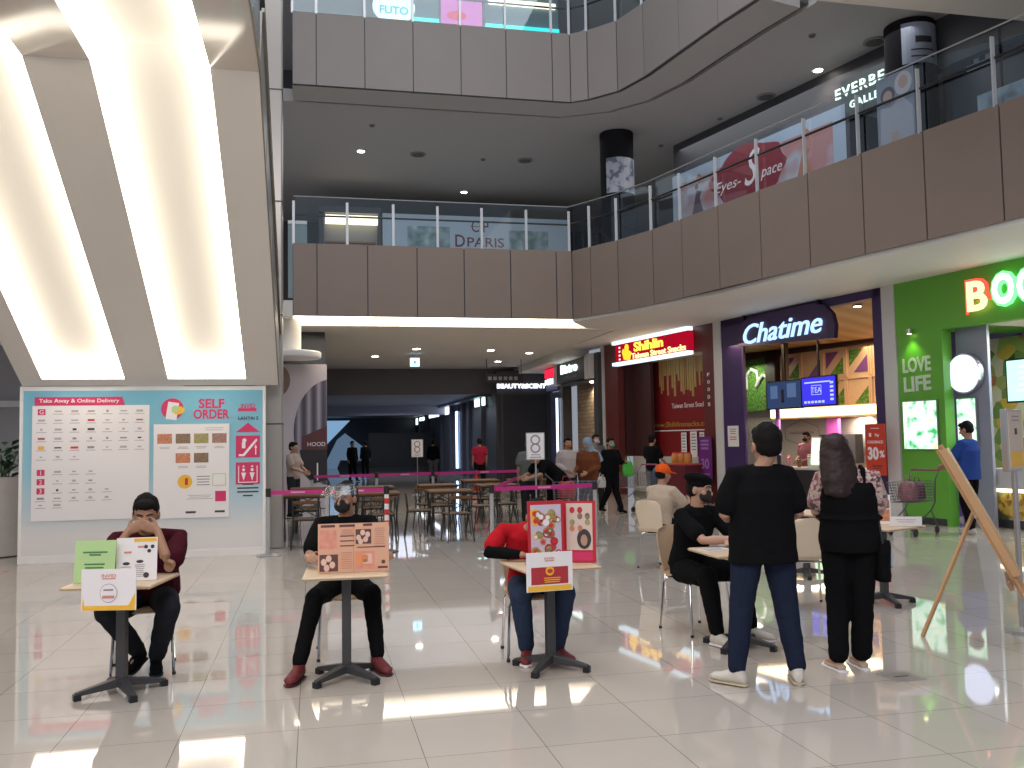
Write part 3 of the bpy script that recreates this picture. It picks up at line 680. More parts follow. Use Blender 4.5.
T = thing('order_terminal', 'slim terminal with a bright green display on the tea shop counter', 'terminal', FP(2.75, .5, .9), RZF+.3)
m = M(); m.box((0, .02, .35), (.22, .03, .62), rx=-.15); m.build('casing', PRINTW, T); m = M(); m.box((0, .0, .35), (.18, .012, .56), rx=-.15); m.build('display', glow('term_glow', (.65, 1, .55), 1.6), T); m = M(); m.bx(-.1, .1, -.08, .12, 0, .05); m.build('foot', PRINTW, T)
T = thing('bubble_cup_model', 'green cup shaped display beside the purple tea shop pillar', 'display', FP(5.75, 1.6, 0), RZF)
m = M(); m.lathe((0, 0, 0), [(.2, 0), (.25, 1.5)], 18); m.build('cup', mat('cup_clear', (.25, .3, .28), .3), T, smooth=True); m = M(); m.lathe((0, 0, 1.5), [(.27, 0), (.25, .1), (.15, .2), (.04, .25)], 18); m.build('dome_lid', mat('dome', (.45, .6, .35), .3), T, smooth=True)

# ---- red snack shop
H = shop('snack_shop', 'maroon street snack shop with gold dripping wall pattern')
m = M(); m.bx(-10.9, -5.5, 0, .25, 3.72, 4.34); m.bx(-10.9, -10.15, 0, .25, 0, 3.72); m.bx(-6.0, -5.52, 0, .2, 0, 3.72); m.build('maroon_frame', MAROON, H)
m = M(); m.bx(-10.2, -9.2, .5, .6, 1.08, 3.8); m.bx(-10.25, -10.15, .2, .6, 1.08, 3.8); m.build('dark_side_panel', MARD, H)
m = M(); m.bx(-10.6, -5.7, .8, .9, .0, 4.0); m.build('red_wall', SHRED, H)
m = M(); m.bx(-10.2, -5.9, .48, .5, 3.99, 4.02); m.bx(-10.2, -5.9, .2, .9, 3.72, 3.78); m.build('inner_ceiling', CEILW, H)
GOLD = mat('gold_drip', (.42, .28, .09), .4, noise_amt=.1)
m = M(); random.seed(4)
x = -9.2
while x < -6.0:
    w_ = random.choice((.05, .07, .09)); z = random.uniform(2.55, 3.2) if random.random() < .8 else 3.3
    m.bx(x, x+w_, .785, .8, z, 3.72); x += w_+.012+.03*random.random()
m.build('gold_drip', GOLD, H)
m = M(); m.text('www.Shihlinsnacks.com', -8.2, 1.95, w=2.9, h=.14, y=.79, bold=.015); m.build('web_lettering', mat('gold_text', (.45, .25, .04), .4), H)
m = M(); m.rect(-8.2, 1.78, 2.7, .03, .795); m.text('Taiwan Street Snacks', -7.8, 2.45, w=1.6, y=.79); m.build('small_lettering', PRINTW, H)
m = M(); m.bx(-10.15, -5.9, .45, .79, 0, 1.08); m.build('white_counter', mat('counter_white', (.50, .48, .46), .35), H)
m = M(); m.bx(-10.15, -5.9, .43, .45, 0, .1); m.build('skirting', mat('skirting_olive', (.2, .2, .14), .5), H)
m = M(); m.text('S H I H L I N', 0, 0, h=.2)
m = M()
for k, c_ in enumerate('FOODS'): m.text(c_, -5.78, 3.1-k*.18, h=.085, w=.1, y=-.0, bold=.03)
m.build('column_letters', PRINTW, H)
S = thing('snack_shop_sign', 'red lightbox sign with yellow letters between two white light bars', 'sign', SL, RZF)
m = M(); m.bx(-9.95, -6.35, -.16, 0, 3.72, 4.26); m.build('lightbox', glow('shred_glow', (.42, .004, .02), .9), S)
m = M(); m.bx(-10.02, -6.3, -.24, -.05, 4.24, 4.34); m.bx(-10.02, -6.3, -.24, -.05, 3.64, 3.73); m.build('light_bar', glow('bar_glow', (.72, .9, 1), 1.4), S)
m = M(); m.text('Shihlin', -8.2, 4.08, w=1.45, h=.26, y=-.162, t=.02, bold=.03); m.build('upper_letters', glow('yel_glow', (1, .62, .08), 1.6), S)
m = M(); m.text('Taiwan Street Snacks', -7.75, 3.84, w=2.6, h=.16, y=-.162, t=.02, bold=.02); m.build('lower_letters', glow('yel_glow2', (1, .75, .35), 1.5), S)
m = M(); m.disc(-9.3, 4.1, .1, y=-.17, t=.02); m.slab([(-9.45, 3.78), (-9.15, 3.74), (-9.05, 3.95), (-9.2, 4.02), (-9.5, 4.08), (-9.55, 4.0)], -.19, -.17); m.build('lantern_emblem', glow('emb_glow', (1, .55, .03), 1.4), S)
m = M()
for k in range(4): m.rect(-9.72, 4.14-k*.11, .08, .05, -.16, .01)
m.build('side_characters', glow('char_glow', (1, .75, .75), 1.2), S)
for k, (x, w_, z0, z1) in enumerate(((-8.0, .24, 1.15, 1.72), (-7.55, .3, 1.06, 1.74), (-7.18, .2, 1.15, 1.72))):
    t = thing('menu_sheet', ['leftmost white menu sheet on the red snack shop wall', 'middle and widest white menu sheet on the red snack shop wall', 'rightmost white menu sheet on the red snack shop wall'][k], 'menu', FP(-x, .74, z0), RZF)
    m = M(); m.bx(-w_/2, w_/2, 0, .01, 0, z1-z0); m.build('sheet', PRINTW, t); m = M(); m.lines(0, z1-z0-.07, w_*.7, 6, .08, .03); m.build('printed_text', PTEXT, t)
T = thing('purple_poster', 'purple promotional poster at the edge of the snack shop', 'poster', FP(5.85, -.12, .5), RZF)
m = M(); m.bx(-.26, .26, 0, .02, 0, 1.1); m.build('sheet', mat('poster_purple', (.14, .02, .2), .4), T); m = M(); m.lines(0, 1.0, .36, 3, .09, .05); m.text('30', 0, .45, h=.25, bold=.02); m.rect(0, .2, .35, .03); m.build('lettering', mat('lilac_print', (.34, .18, .42), .4), T)
m = M(); m.bx(-.2, -.17, .02, .05, -.5, .3); m.bx(.17, .2, .02, .05, -.5, .3); m.build('stand_leg', BLACK, T)
T = thing('serving_trolley', 'red serving table in front of the snack shop counter', 'table', FP(6.45, -.3, 0), RZF)
m = M(); m.bx(-.45, .45, -.3, .3, .1, .92); m.build('cabinet', mat('trolley_red', (.12, .012, .02), .4), T); m = M(); m.bx(-.48, .48, -.33, .33, .92, .96); m.build('top', mat('trolley_top', (.5, .1, .1), .3), T)
for k, x in enumerate((-.5, -.15, .2)):
    t = thing('snack_jar', ['amber snack jar on the red serving table, left of three', 'amber snack jar on the red serving table, middle of three', 'amber snack jar on the red serving table, right of three'][k], 'jar', FP(6.45-x*.8, -.3, .96), RZF)
    m = M(); m.lathe((0, 0, 0), [(.09, 0), (.1, .05), (.1, .2), (.07, .24)], 16); m.build('jar_body', mat('amber', (.55, .22, .05), .25), t, smooth=True); m = M(); m.lathe((0, 0, .24), [(.075, 0), (.075, .03)], 16); m.build('lid', RED, t)

# ---- green juice shop
B = shop('juice_shop', 'bright green juice shop front with fruit patterned walls')
m = M(); m.bx(.02, 6, 0, .2, 3.38, 4.34); m.bx(.02, 6, .2, 3, 3.5, 3.56); m.build('green_header', GREENP, B)
m = M(); m.bx(.05, .98, 0, .15, .12, 3.38); m.bx(.98, 1.04, -.02, .2, .0, 3.38); m.build('green_panel', GREENP, B)
m = M(); m.bx(.05, 1.0, .0, .15, 0, .12); m.bx(1.04, 1.2, .33, .4, 0, .14); m.build('skirting', GREYM, B)
m = M(); m.text('LOVE', .46, 2.82, w=.62, h=.27, y=0, t=.012, bold=.03, rot=.02); m.text('LIFE', .46, 2.48, w=.6, h=.27, y=0, t=.012, bold=.03, rot=.03); m.build('slogan_letters', mat('slogan_white', (.62, .72, .6), .4), B)
m = M(); m.bx(1.04, 1.66, .3, .36, 0, 3.4); m.build('grey_pillar', mat('pillar_grey', (.28, .30, .38), .35), B)
m = M(); m.bx(1.6, 6, .2, 3, 3.4, 3.5); m.build('inner_ceiling', CEILW, B)
fruit = ramp_mat('fruit_print', 'voronoi', [(0, (.62, .60, .42)), (.18, (.18, .30, .08)), (.32, (.62, .45, .08)), (.45, (.65, .60, .45)), (.58, (.5, .2, .1)), (.68, (.35, .42, .12)), (.82, (.05, .1, .04)), (.9, (.6, .55, .3))], 4.2, .45)
m = M(); m.bx(-.6, 6, 2.5, 2.6, .9, 3.4); m.build('fruit_wall', fruit, B)
m = M(); m.bx(1.3, 6, .4, 1.1, .66, .98); m.build('counter_top', mat('juice_counter', (.55, .54, .55), .3), B)
m = M(); m.bx(1.3, 6, .42, .46, .6, .655); m.build('counter_light', glow('counter_glow', (1, .9, .6), 3), B)
m = M(); m.bx(1.32, 6, .5, 1.0, .14, .66); m.build('fruit_counter_front', ramp_mat('counter_print', 'noise', [(.35, (.08, .10, .05)), (.5, (.45, .40, .28)), (.65, (.62, .58, .5))], 3, .4), B)
m = M(); m.bx(1.32, 6, .52, 1.0, 0, .14); m.build('counter_plinth', GREYM, B)
PINE = ramp_mat('pineapple_skin', 'voronoi', [(0, (.35, .2, .03)), (.3, (.55, .36, .06)), (.6, (.25, .16, .03)), (.8, (.62, .45, .12))], 16, .5)
m = M(); m.mat(PINE); m.slab([(1.95+.42*cos(a*pi/12), .39+.22*sin(a*pi/12)) for a in range(24)], .49, .5)
m.mat(mat('pine_leaf', (.12, .2, .06), .5))
for k in range(7): a = -.6+k*.2; m.slab([(2.3, .36+.03*k-.06), (2.3, .42+.03*k-.06), (2.3+.45*cos(a), .39+.35*sin(a))], .488, .49)
m.build('pineapple_print', None, B)
m = M(); m.bx(1.7, 3.2, 1.15, 1.7, .98, 1.5); m.build('juice_machine', mat('machine_grey', (.18, .19, .21), .35, metal=.4), B)
m = M(); m.bx(1.8, 1.95, 1.08, 1.15, 1.05, 1.25); m.bx(2.2, 2.4, 1.08, 1.15, 1.05, 1.3); m.build('machine_tap', BLACK, B)
S = thing('juice_shop_sign', 'glowing rounded multicolour letters on the bright green header', 'sign', SL, RZF)
ox = 1.83
for k, (c_, col, cz) in enumerate((('B', (1, .5, .2), 3.84), ('O', (.25, 1, .35), 3.88), ('O', (.25, 1, .35), 3.88), ('S', (1, .1, .2), 3.86), ('T', (1, .5, .1), 3.86))):
    x = ox+k*.44+(.04 if k else 0)
    m = M(); m.text(c_, x, cz, h=.58, w=.46, y=-.03, t=.05, bold=.11); m.build('letter_outline', glow('outl%d' % (k % 4 if k != 2 else 1), [(.9, .08, .05), (.2, 1, .3), (.2, 1, .3), (.9, .02, .15), (.9, .3, .02)][k], 1.6), S)
    m = M(); m.text(c_, x, cz, h=.50, w=.38, y=-.082, t=.02, bold=.03); m.build('letter_face', glow('face%d' % min(k, 3), [(1, .62, .3), (.9, 1, .95), (.9, 1, .95), (1, .5, .55), (1, .5, .55)][k], 2.0), S)
T = thing('menu_lightbox', 'lit juice menu lightbox below the slogan letters', 'lightbox', FP(-.52, -.05, 1.3), RZF)
lb = ramp_mat('lightbox_print', 'noise', [(.36, (.05, .45, .15)), (.46, (.6, .95, .7)), (.6, (.8, 1, .9)), (.7, (.7, .8, .3))], 5, .3, emit=.95)
m = M(); m.bx(-.38, .38, 0, .05, 0, .88); m.build('frame', STEEL, T); m = M(); m.bx(-.36, .36, -.006, 0, .02, .86); m.build('lit_face', lb, T)
T = thing('menu_lightbox', 'smaller lit lightbox on the grey pillar of the juice shop', 'lightbox', FP(-1.24, .24, 1.35), RZF)
m = M(); m.bx(-.2, .2, 0, .055, 0, .84); m.build('frame', STEEL, T); m = M(); m.bx(-.18, .18, -.006, 0, .02, .82); m.build('lit_face', lb, T)
T = thing('round_sign', 'glowing white round projecting sign on the grey pillar', 'sign', FP(-1.28, .15, 2.6), RZF)
m = M(); m.disc(0, 0, .33, .35, .12, .1, 32); m.build('housing', STEEL, T); m = M(); m.disc(0, 0, .3, .32, .02, .02, 32); m.rect(-.02, -.02, .72, .2, .005, .012); m.build('lit_face', glow('round_glow', (.66, .74, 1), 1.7), T)
T = thing('menu_screen', 'pale glowing menu screen tilted above the juice counter', 'screen', FP(-2.05, .75, 2.08), RZF-.1)
m = M(); m.bx(-.46, 1.3, 0, .06, 0, .74); m.build('casing', BLACK, T); m = M(); m.bx(-.43, 1.27, -.006, 0, .03, .71); m.build('display', glow('jscreen', (.5, .9, .8), 1.4), T)
m = M(); m.mat(PRINTW); m.lines(.0, .6, .5, 5, .1, .03, -.008); m.build('display_text', glow('jtext', (.9, 1, 1), 1.3), T); m = M(); m.bx(.4, .44, .02, .05, .74, 1.4); m.build('hanger', BLACK, T)
area('juice_light', FP(-3, 1.6, 3.35), (2.4, 1), 210, (1, 1, .95))
l = spot('green_panel_beam', FP(-.4, -.12, 3.34), 12, (.7, 1, .3), 100)
t = thing('green_spotlight', 'small spotlight shining down the green slogan panel', 'spotlight', FP(-.4, -.08, 3.4), RZF); m = M(); m.cyl((0, 0, .06), (0, 0, -.03), .05); m.build('housing', STEEL, t); m = M(); m.cyl((0, 0, -.03), (0, 0, -.035), .035); m.build('lens', glow('gspot', (.8, 1, .3), 8), t)
for k in range(5):
    x = -1.55-k*.17; t = thing('fruit_cup', 'green and yellow fruit cup in the row on top of the juice machine', 'cup', FP(x, 1.3, 1.5), RZF, 'fruit cups on the juice machine')
    t.location = FP(-(1.8+k*.2), 1.35, 1.5)
    m = M(); m.lathe((0, 0, 0), [(.05, 0), (.08, .12), (.085, .16)], 14); m.build('cup', [PGREEN, YEL][k % 2], t, smooth=True); m = M(); m.lathe((0, 0, .16), [(.09, 0), (.05, .04)], 14); m.build('lid', mat('lid_green', (.1, .35, .05), .4), t)

# ---- brick shop and the shops beyond
Q = thing('brick_shop', 'shop front with pale brick wall under a striped black sign', 'shop front', (8.2, 25.6, 0), -pi/2)
# local +x = -world y ; local -y = -world x (faces the concourse)
m = M(); m.bx(-3.95, .3, 0, .3, 3.35, 4.15); m.bx(-3.95, -3.5, 0, .3, 0, 3.35); m.bx(-.1, .3, 0, .3, 0, 3.35); m.build('dark_frame', mat('brick_frame', (.04, .038, .04), .4), Q)
def brick_mat():
    m = bpy.data.materials.new('pale_brick'); m.use_nodes = True; nt = m.node_tree; b = nt.nodes['Principled BSDF']; tc = nt.nodes.new('ShaderNodeTexCoord'); mp = nt.nodes.new('ShaderNodeMapping'); mp.inputs['Rotation'].default_value = (R(90), 0, 0)
    br = nt.nodes.new('ShaderNodeTexBrick'); br.inputs['Scale'].default_value = 1; br.inputs['Brick Width'].default_value = .45; br.inputs['Row Height'].default_value = .12; br.inputs['Mortar Size'].default_value = .012
    br.inputs['Color1'].default_value = (.40, .30, .20, 1); br.inputs['Color2'].default_value = (.26, .19, .13, 1); br.inputs['Mortar'].default_value = (.15, .12, .09, 1)
    nt.links.new(tc.outputs['Object'], mp.inputs[0]); nt.links.new(mp.outputs[0], br.inputs[0]); nt.links.new(br.outputs[0], b.inputs['Base Color']); return m
m = M(); m.bx(-3.5, -.1, .5, .6, 0, 3.4); m.build('brick_wall', brick_mat(), Q)
m = M(); m.bx(-3.9, -.55, -.14, 0, 3.45, 4.1); m.build('sign_box', mat('sign_green_black', (.03, .04, .035), .4), Q)
m = M(); m.text('Bistro', -2.2, 3.88, w=1.9, h=.3, y=-.15, t=.02, bold=.03); m.build('sign_letters', glow('white_glow', (.85, 1, .95), 2.2), Q)
m = M(); m.text('COFFEE & BAR', -2.2, 3.58, w=1.7, h=.1, y=-.145); m.build('small_letters', PTEXT, Q)
for x in (-3.98, -3.8, -.5, -.3, -.1): m = M(); m.bx(x, x+.08, -.16, .02, 3.4, 4.14); m.build('stripe', PRINTW, Q)
spot('brick_beam', (8.45, 27.2, 3.3), 60, (1, .8, .55), 150)
t = thing('brick_downlight', 'round lamp above the pale brick wall', 'ceiling light', (8.4, 26.3, 3.34)); m = M(); m.lathe((0, 0, 0), [(.13, -.03), (.13, 0)], 16); m.build('lens', glow('warm_lamp', (1, .8, .5), 14), t)
Q = thing('pharmacy_shop', 'small shop with red and white sign beside the brick wall', 'shop front', (8.15, 29.9, 0), -pi/2)
m = M(); m.bx(-1.2, .3, 0, .3, 3.3, 4.1); m.build('header', mat('blue_header', (.04, .05, .2), .4), Q)
m = M(); m.bx(-1.1, .2, -.08, 0, 3.75, 4.05); m.build('red_sign', glow('redsign', (.8, .02, .06), 1.2), Q); m = M(); m.text('MEDI', -.45, 3.6, w=1.1, h=.2, y=-.09, bold=.03); m.build('sign_letters', glow('white_glow', (.85, 1, .95), 2.2), Q)
m = M(); m.bx(-2.2, .3, .4, .5, 0, 3.3); m.build('window_display', mat('display_blue', (.10, .11, .24), .3, noise_amt=.5, scale=3), Q)
m = M(); m.bx(.2, .28, -.04, .02, .4, 3.0); m.build('light_edge', glow('cool_edge', (.7, .8, 1), 2.5), Q)
Q = thing('beauty_shop_sign', 'white lit lettering above the dark closed shutter', 'sign', (7.7, 32.97, 3.62))
m = M(); m.text('BEAUTY&SCENT', -.02, 0, w=1.88, h=.17, y=0, t=.04, bold=.03); m.build('sign_letters', glow('beauty_glow', (.8, .85, 1), 2.6), Q)
Q = thing('roller_shutter', 'dark closed roller shutter under the white lit lettering', 'shutter', (7.8, 32.98, 0))
m = M()
for k in range(33): m.bx(-.85, .85, -.03+.01*(k % 2), 0, k*.1, k*.1+.095)
m.build('shutter_slats', mat('shutter_slats', (.022, .021, .025), .45), Q); m = M(); m.bx(-.95, -.85, -.05, 0, 0, 3.3); m.bx(.85, .95, -.05, 0, 0, 3.3); m.build('guide_rail', GREYM, Q)
for k, (y, z0, z1, L, col, lab) in enumerate(((36.2, 3.0, 3.38, 2.2, (.65, 1, .9), 'pale green lit sign nearest the dark shutter along the corridor'), (45.2, 2.95, 3.3, 1.9, (.8, .85, 1), 'square white lit sign along the dark corridor above the light strip'), (50.5, 2.95, 3.15, 4, (.8, .88, 1), 'long white lit sign deep in the dark corridor'), (56.2, 2.9, 3.1, 2.2, (.85, .9, 1), 'small white lit sign second from the corridor end'), (59, 2.7, 3.1, .8, (.75, .95, .95), 'smallest white lit sign at the corridor end'))):
    t = thing('corridor_sign', lab, 'sign', (6.74, y, z0), -pi/2); m = M(); m.bx(-L/2, L/2, -.1, 0, 0, z1-z0)
    m.build('lit_face', glow('csign%d' % k, col, 2.6), t); m = M(); m.bx(-L/2-.1, L/2+.1, -.06, .0, -.08, z1-z0+.06); m.build('backing', DARK, t)
t = thing('light_strip', 'tall vertical blue-white light strip on the corridor wall', 'light', (6.72, 42.4, .3)); m = M(); m.bx(-.06, 0, -.25, .25, 0, 2.7); m.build('lit_face', glow('strip_glow', (.45, .65, 1), 3.5), t); m = M(); m.bx(-.03, .0, -.4, .4, -.1, 2.9); m.build('backing', DARK, t)
m = M()
for y in (35.6, 38.6, 40.3, 44, 47.5, 53.5, 57.5): m.bx(6.6, 6.75, y, y+.25, 0, 3.3)
m.bx(6.3, 6.75, 34.3, 60, 3.3, 3.42); struct('trim_3', m, mat('corridor_pilaster', (.10, .11, .15), .35))
# hanging direction sign
t = thing('direction_sign', 'black hanging direction sign with small white symbols', 'sign', (6.35, 29.8, 3.55)); m = M(); m.bx(-.65, .65, 0, .1, 0, .28); m.build('panel', BLACK, t)
m = M()
for k in range(6): m.rect(-.5+k*.18, .14, .12, .12, 0)
m.build('symbols', PTEXT, t); m = M(); m.cyl((-.6, .05, .28), (-.6, .05, .85), .015); m.cyl((.6, .05, .28), (.6, .05, .85), .015); m.build('hanger', BLACK, t)
# far end: pale lit escalator sides and dark hoarding
t = thing('far_escalator', 'pale blue lit escalator side seen at the corridor end', 'escalator', (1.2, 58, -.1)); m = M()
m.add([(-.75, 0, 1.2), (-.75, 0, 3.1), (1.1, 0, 3.1), (1.1, .3, 3.1), (-.75, .3, 3.1), (-.75, .3, 1.2)], [(0, 1, 2), (5, 3, 4), (0, 2, 3, 5), (1, 4, 3, 2), (0, 5, 4, 1)]); m.build('upper_side', glow('far_blue', (.18, .32, .5), 1), t)
m = M(); m.slab([(-.6, .1), (.3, 1.9), (.8, 2.3), (2.6, .9), (2.6, .5), (.5, .6), (.3, .1)], .3, .5); m.build('lower_side', glow('far_blue2', (.08, .13, .2), 1), t)
t = thing('dark_hoarding', 'wide black hoarding across the far corridor', 'hoarding', (4.9, 50, 0)); m = M(); m.bx(-1.9, 1.75, 0, .2, 0, 2.1); m.build('panel', mat('hoard_black', (.008, .01, .012), .4), t); m = M(); m.bx(-1.9, 1.75, -.05, 0, 0, .2); m.build('kickboard', DARK, t)

# curved photo hoarding beside the column
HB = thing('photo_hoarding', 'tall pale hoarding with round building photo left of the dark corridor', 'hoarding', (-.2, 21.2, 0))
m = M(); m.bx(-.95, .52, 0, .15, 0, 3.42); m.build('panel', mat('hoard_pale', (.50, .45, .49), .4), HB)
m = M(); m.T = MX.Translation((0, 0, 0)); cx, cz, rx, rz_ = .62, 1.85, .85, 1.22
arc = [(min(.52, cx+rx*cos(a)), cz+rz_*sin(a)) for a in [R(90+k*7.5) for k in range(25)]]
m.mat(ramp_mat('building_photo', 'wave', [(0, (.06, .055, .08)), (.6, (.16, .14, .19)), (1, (.32, .3, .36))], 1.4, .5, stretch=(1, 1, 1.5))).slab(arc+[(.52, .65), (.52, 3.0)], -.004, 0)
m.mat(mat('photo_maroon', (.10, .03, .035), .5)).slab([(-.05, 1.75), (.52, 2.0), (.52, 1.45), (-.05, 1.45)], -.006, -.004)
m.mat(mat('photo_dark', (.02, .018, .022), .5)).slab([(-.1, 1.45), (.52, 1.45), (.52, .75), (.2, .68), (0, .9)], -.006, -.004); m.mat(PRINTW); m.text('HOOD', .28, 1.58, w=.4, y=-.006); m.rect(.3, .95, .03, .4, -.006)
m.mat(mat('photo_round', (.2, .13, .09), .5, noise_amt=.6, scale=6)).disc(-.72, 3.05, .42, y=-.002)
m.build('printed_picture', None, HB)
t = thing('ceiling_ring', 'round pale lip on the ceiling above the photo hoarding', 'ceiling fitting', (-.55, 20.6, 3.5)); m = M(); m.lathe((0, 0, 0), [(.72, 0), (.74, .03), (.74, .12), (.72, .14)], 40); m.build('lip', WHITE, t, smooth=True); m = M(); m.lathe((0, 0, .16), [(.3, 0), (.3, .7)], 30); m.build('neck', CEILW, t, smooth=True)

# ---- ground-floor ceiling lamps and exit sign
cd = [((447, 350), 1, 'round ceiling lamp nearest the middle of the ground floor ceiling', 60), ((481, 359), 1, '', 30), ((498, 349), 1, '', 40), ((370, 349), 0, '', 0), ((364, 358), 1, 'round ceiling lamp left of the small blue exit light', 40), ((467, 380), 0, '', 0)]
for (x, y), on, lab, pw in [((3.0, 26.5), 1, 'round ceiling lamp left of the other two lamps in the ground floor ceiling', 60), ((5.3, 26.8), 1, 'round ceiling lamp in the middle of the ground floor ceiling', 60), ((6.3, 30.6), 1, 'round ceiling lamp nearest the black hanging sign', 40), ((6.7, 27.6), 1, 'round ceiling lamp nearest the striped shop sign', 40), ((1.95, 28.9), 1, 'round ceiling lamp left of the small blue exit light', 40)]:
    downlight(x, y, 4.345, lab, True, .11, None, pw)
t = thing('exit_light', 'small square pale blue exit light under the ground floor ceiling', 'sign', (3.15, 28.3, 3.95)); m = M(); m.bx(-.16, .16, 0, .05, 0, .3); m.build('casing', PRINTW, t); m = M(); m.bx(-.14, .14, -.006, 0, .02, .28); m.build('lit_face', glow('exit_glow', (.4, .75, 1), 3), t); m = M(); m.rect(0, .15, .07, .1, -.008); m.build('symbol', glow('exit_sym', (.1, .4, .8), 1), t); m = M(); m.cyl((0, .02, .3), (0, .02, .4), .01); m.build('hanger', STEEL, t)

# ================================================================ first upper floor
U1 = thing('shop_hoarding', 'white hoarding with maroon lettering behind the upper railing', 'hoarding', (4.75, 28, F1-.1))
m = M(); m.bx(-2.6, 3.5, 0, .12, 0, 2.88); m.build('panel', mat('hoard_white', (.42, .52, .62), .4), U1)
m = M(); m.text('D', -.15, 2.08, h=.40, w=.32, bold=.015); m.text('PARIS', .68, 2.05, h=.31, w=1.2, bold=.012); m.text('CIP', .5, 2.56, w=.56, h=.38, bold=.005); m.rect(.5, 2.56, .6, .02); m.build('lettering', mat('maroon_print', (.14, .01, .02), .4), U1)
gp = ramp_mat('green_photo', 'noise', [(.35, (.12, .2, .2)), (.6, (.3, .42, .46)), (.7, (.5, .6, .65))], 3, .5)
m = M(); m.rect(-1.15, 2.18, 1.35, .66); m.build('printed_picture', gp, U1); m = M(); m.rect(2.1, 2.14, 1.3, .66); m.build('printed_picture', gp, U1)
U2 = thing('lit_shop', 'lit open shop left of the white upper hoarding', 'shop front', (1.25, 28, F1-.1)); m = M(); m.bx(-.9, .85, .4, .5, 0, 2.8); m.build('rear_wall', mat('pale_shop', (.28, .27, .25), .5), U2)
m = M(); m.bx(-.85, .8, .1, .3, 2.55, 2.8); m.build('ceiling_light', glow('shop_tube', (1, .88, .6), 2.2), U2); m = M(); m.bx(-1.05, -.9, 0, .5, 0, 2.8); m.bx(.76, .86, 0, .5, 0, 2.8); m.bx(-1.05, .86, 0, .5, 2.85, 3.05); m.build('frame', DARK, U2)
m = M(); m.bx(-.85, .7, .2, .36, 1.95, 2.0); m.build('shelf', WOODM, U2)
U3 = thing('shop_display', 'pale panel at the left end of the upper floor', 'panel', (-.4, 27, F1-.1)); m = M(); m.bx(-.3, .25, 0, .1, 0, 2.2); m.build('panel', mat('pale_panel', (.25, .33, .36), .4), U3); m = M(); m.bx(-.3, .25, -.02, 0, 2.2, 2.3); m.build('top_rail', STEEL, U3)
# right hand shops
RA = V((11.03, 16.69)); RD = V((-.26, .966)).normalized(); RZ1 = math.atan2(-RD.y, -RD.x)
def U(x, w=0, z=0): p = RA-RD*x+V((RD.y, -RD.x))*w; return (p.x, p.y, z)
R1 = thing('spa_hoarding', 'long pink and red hoarding with white script behind the upper railing', 'hoarding', (*U(-2.95)[:2], F1-.1), RZ1)
m = M(); m.bx(-2.95, 2.95, 0, .1, 0, 2.72); m.build('panel', mat('hoard_bluewhite', (.36, .44, .56), .4), R1)
m = M(); m.bx(-2.75, 2.6, -.004, 0, .1, 2.45); m.build('pink_field', ramp_mat('pink_field', 'noise', [(.42, (.42, .19, .19)), (.5, (.40, .42, .5)), (.58, (.42, .2, .2))], .7, .5), R1)
blot = [(.1+1.3*cos(a*pi/18)*(1+.10*sin(a*5.3)), 2.05+.68*sin(a*pi/18)*(1+.09*sin(a*7.1))) for a in range(36)]
m = M(); m.slab([(x-.15, z) for x, z in blot], -.01, -.004); m.build('red_blot', mat('blot_red', (.24, .015, .03), .5), R1)
m = M(); m.text('Eyes-', -.75, 1.9, w=.95, h=.34, y=-.011, shear=.3); m.text('S', .12, 2.15, h=.85, w=.55, y=-.011, shear=.4); m.text('pace', .75, 1.85, w=.7, h=.26, y=-.011, shear=.3); m.build('script_letters', PRINTW, R1)
m = M()
for x, c_ in ((-1.95, 0), (1.75, 1)):
    m.mat([mat('fig_dark', (.1, .06, .09), .5), mat('fig_orange', (.4, .15, .07), .5)][c_]); m.slab([(x-.2, 1.5), (x+.25, 1.5), (x+.1, 1.9), (x+.2, 2.05), (x, 2.1), (x-.1, 1.8)], -.012, -.004); m.disc(x, 2.2, .07, y=-.004); m.mat(MATS['fig_orange']).disc(x+.1, 2.4, .09, .12, y=-.004)
m.build('dancer_print', None, R1)
R2 = thing('gallery_sign', 'white lit capital letters in two rows on the dark upper shop', 'sign', (*U(.4)[:2], 8.4), RZ1)
m = M(); m.text('EVERBE', .03, .43, w=1.25, h=.22, y=-.03, t=.03, bold=.0, space=1.2); m.text('GALLERY', .3, .1, w=1.05, h=.15, y=-.03, t=.03, bold=.0, space=1.2); m.build('sign_letters', glow('gallery_glow', (.75, 1, .95), 1.5), R2)
m = M(); m.bx(-.5, 1.5, 0, .1, -.15, .7); m.build('backing', mat('gallery_dark', (.03, .045, .045), .4), R2)
R3 = thing('dark_shop', 'dark open shop behind the lit capital letters', 'shop front', (*U(.5)[:2], F1-.1), RZ1)
m = M(); m.bx(-.5, .5, 1.0, 1.1, 0, 2.4); m.build('rear_display', mat('dim_display', (.06, .02, .03), .5, noise_amt=.8, scale=4), R3); m = M(); m.bx(-.5, -.4, 0, 1, 0, 2.5); m.build('side_wall', DARK, R3)
R4 = thing('portrait_poster', 'tall grey poster of two women behind the upper railing', 'poster', (10.47, 14.17, F1-.1), RZ1); R4.scale = (.92, .92, .80)
m = M(); m.bx(-.44, .44, -.1, 0, 0, 2.85); m.build('panel', mat('poster_greyblue', (.16, .18, .23), .4), R4)
m = M(); sk = mat('poster_skin', (.33, .22, .19), .5); hj = mat('poster_hijab', (.36, .35, .38), .5); dr = mat('poster_dress', (.27, .28, .33), .5)
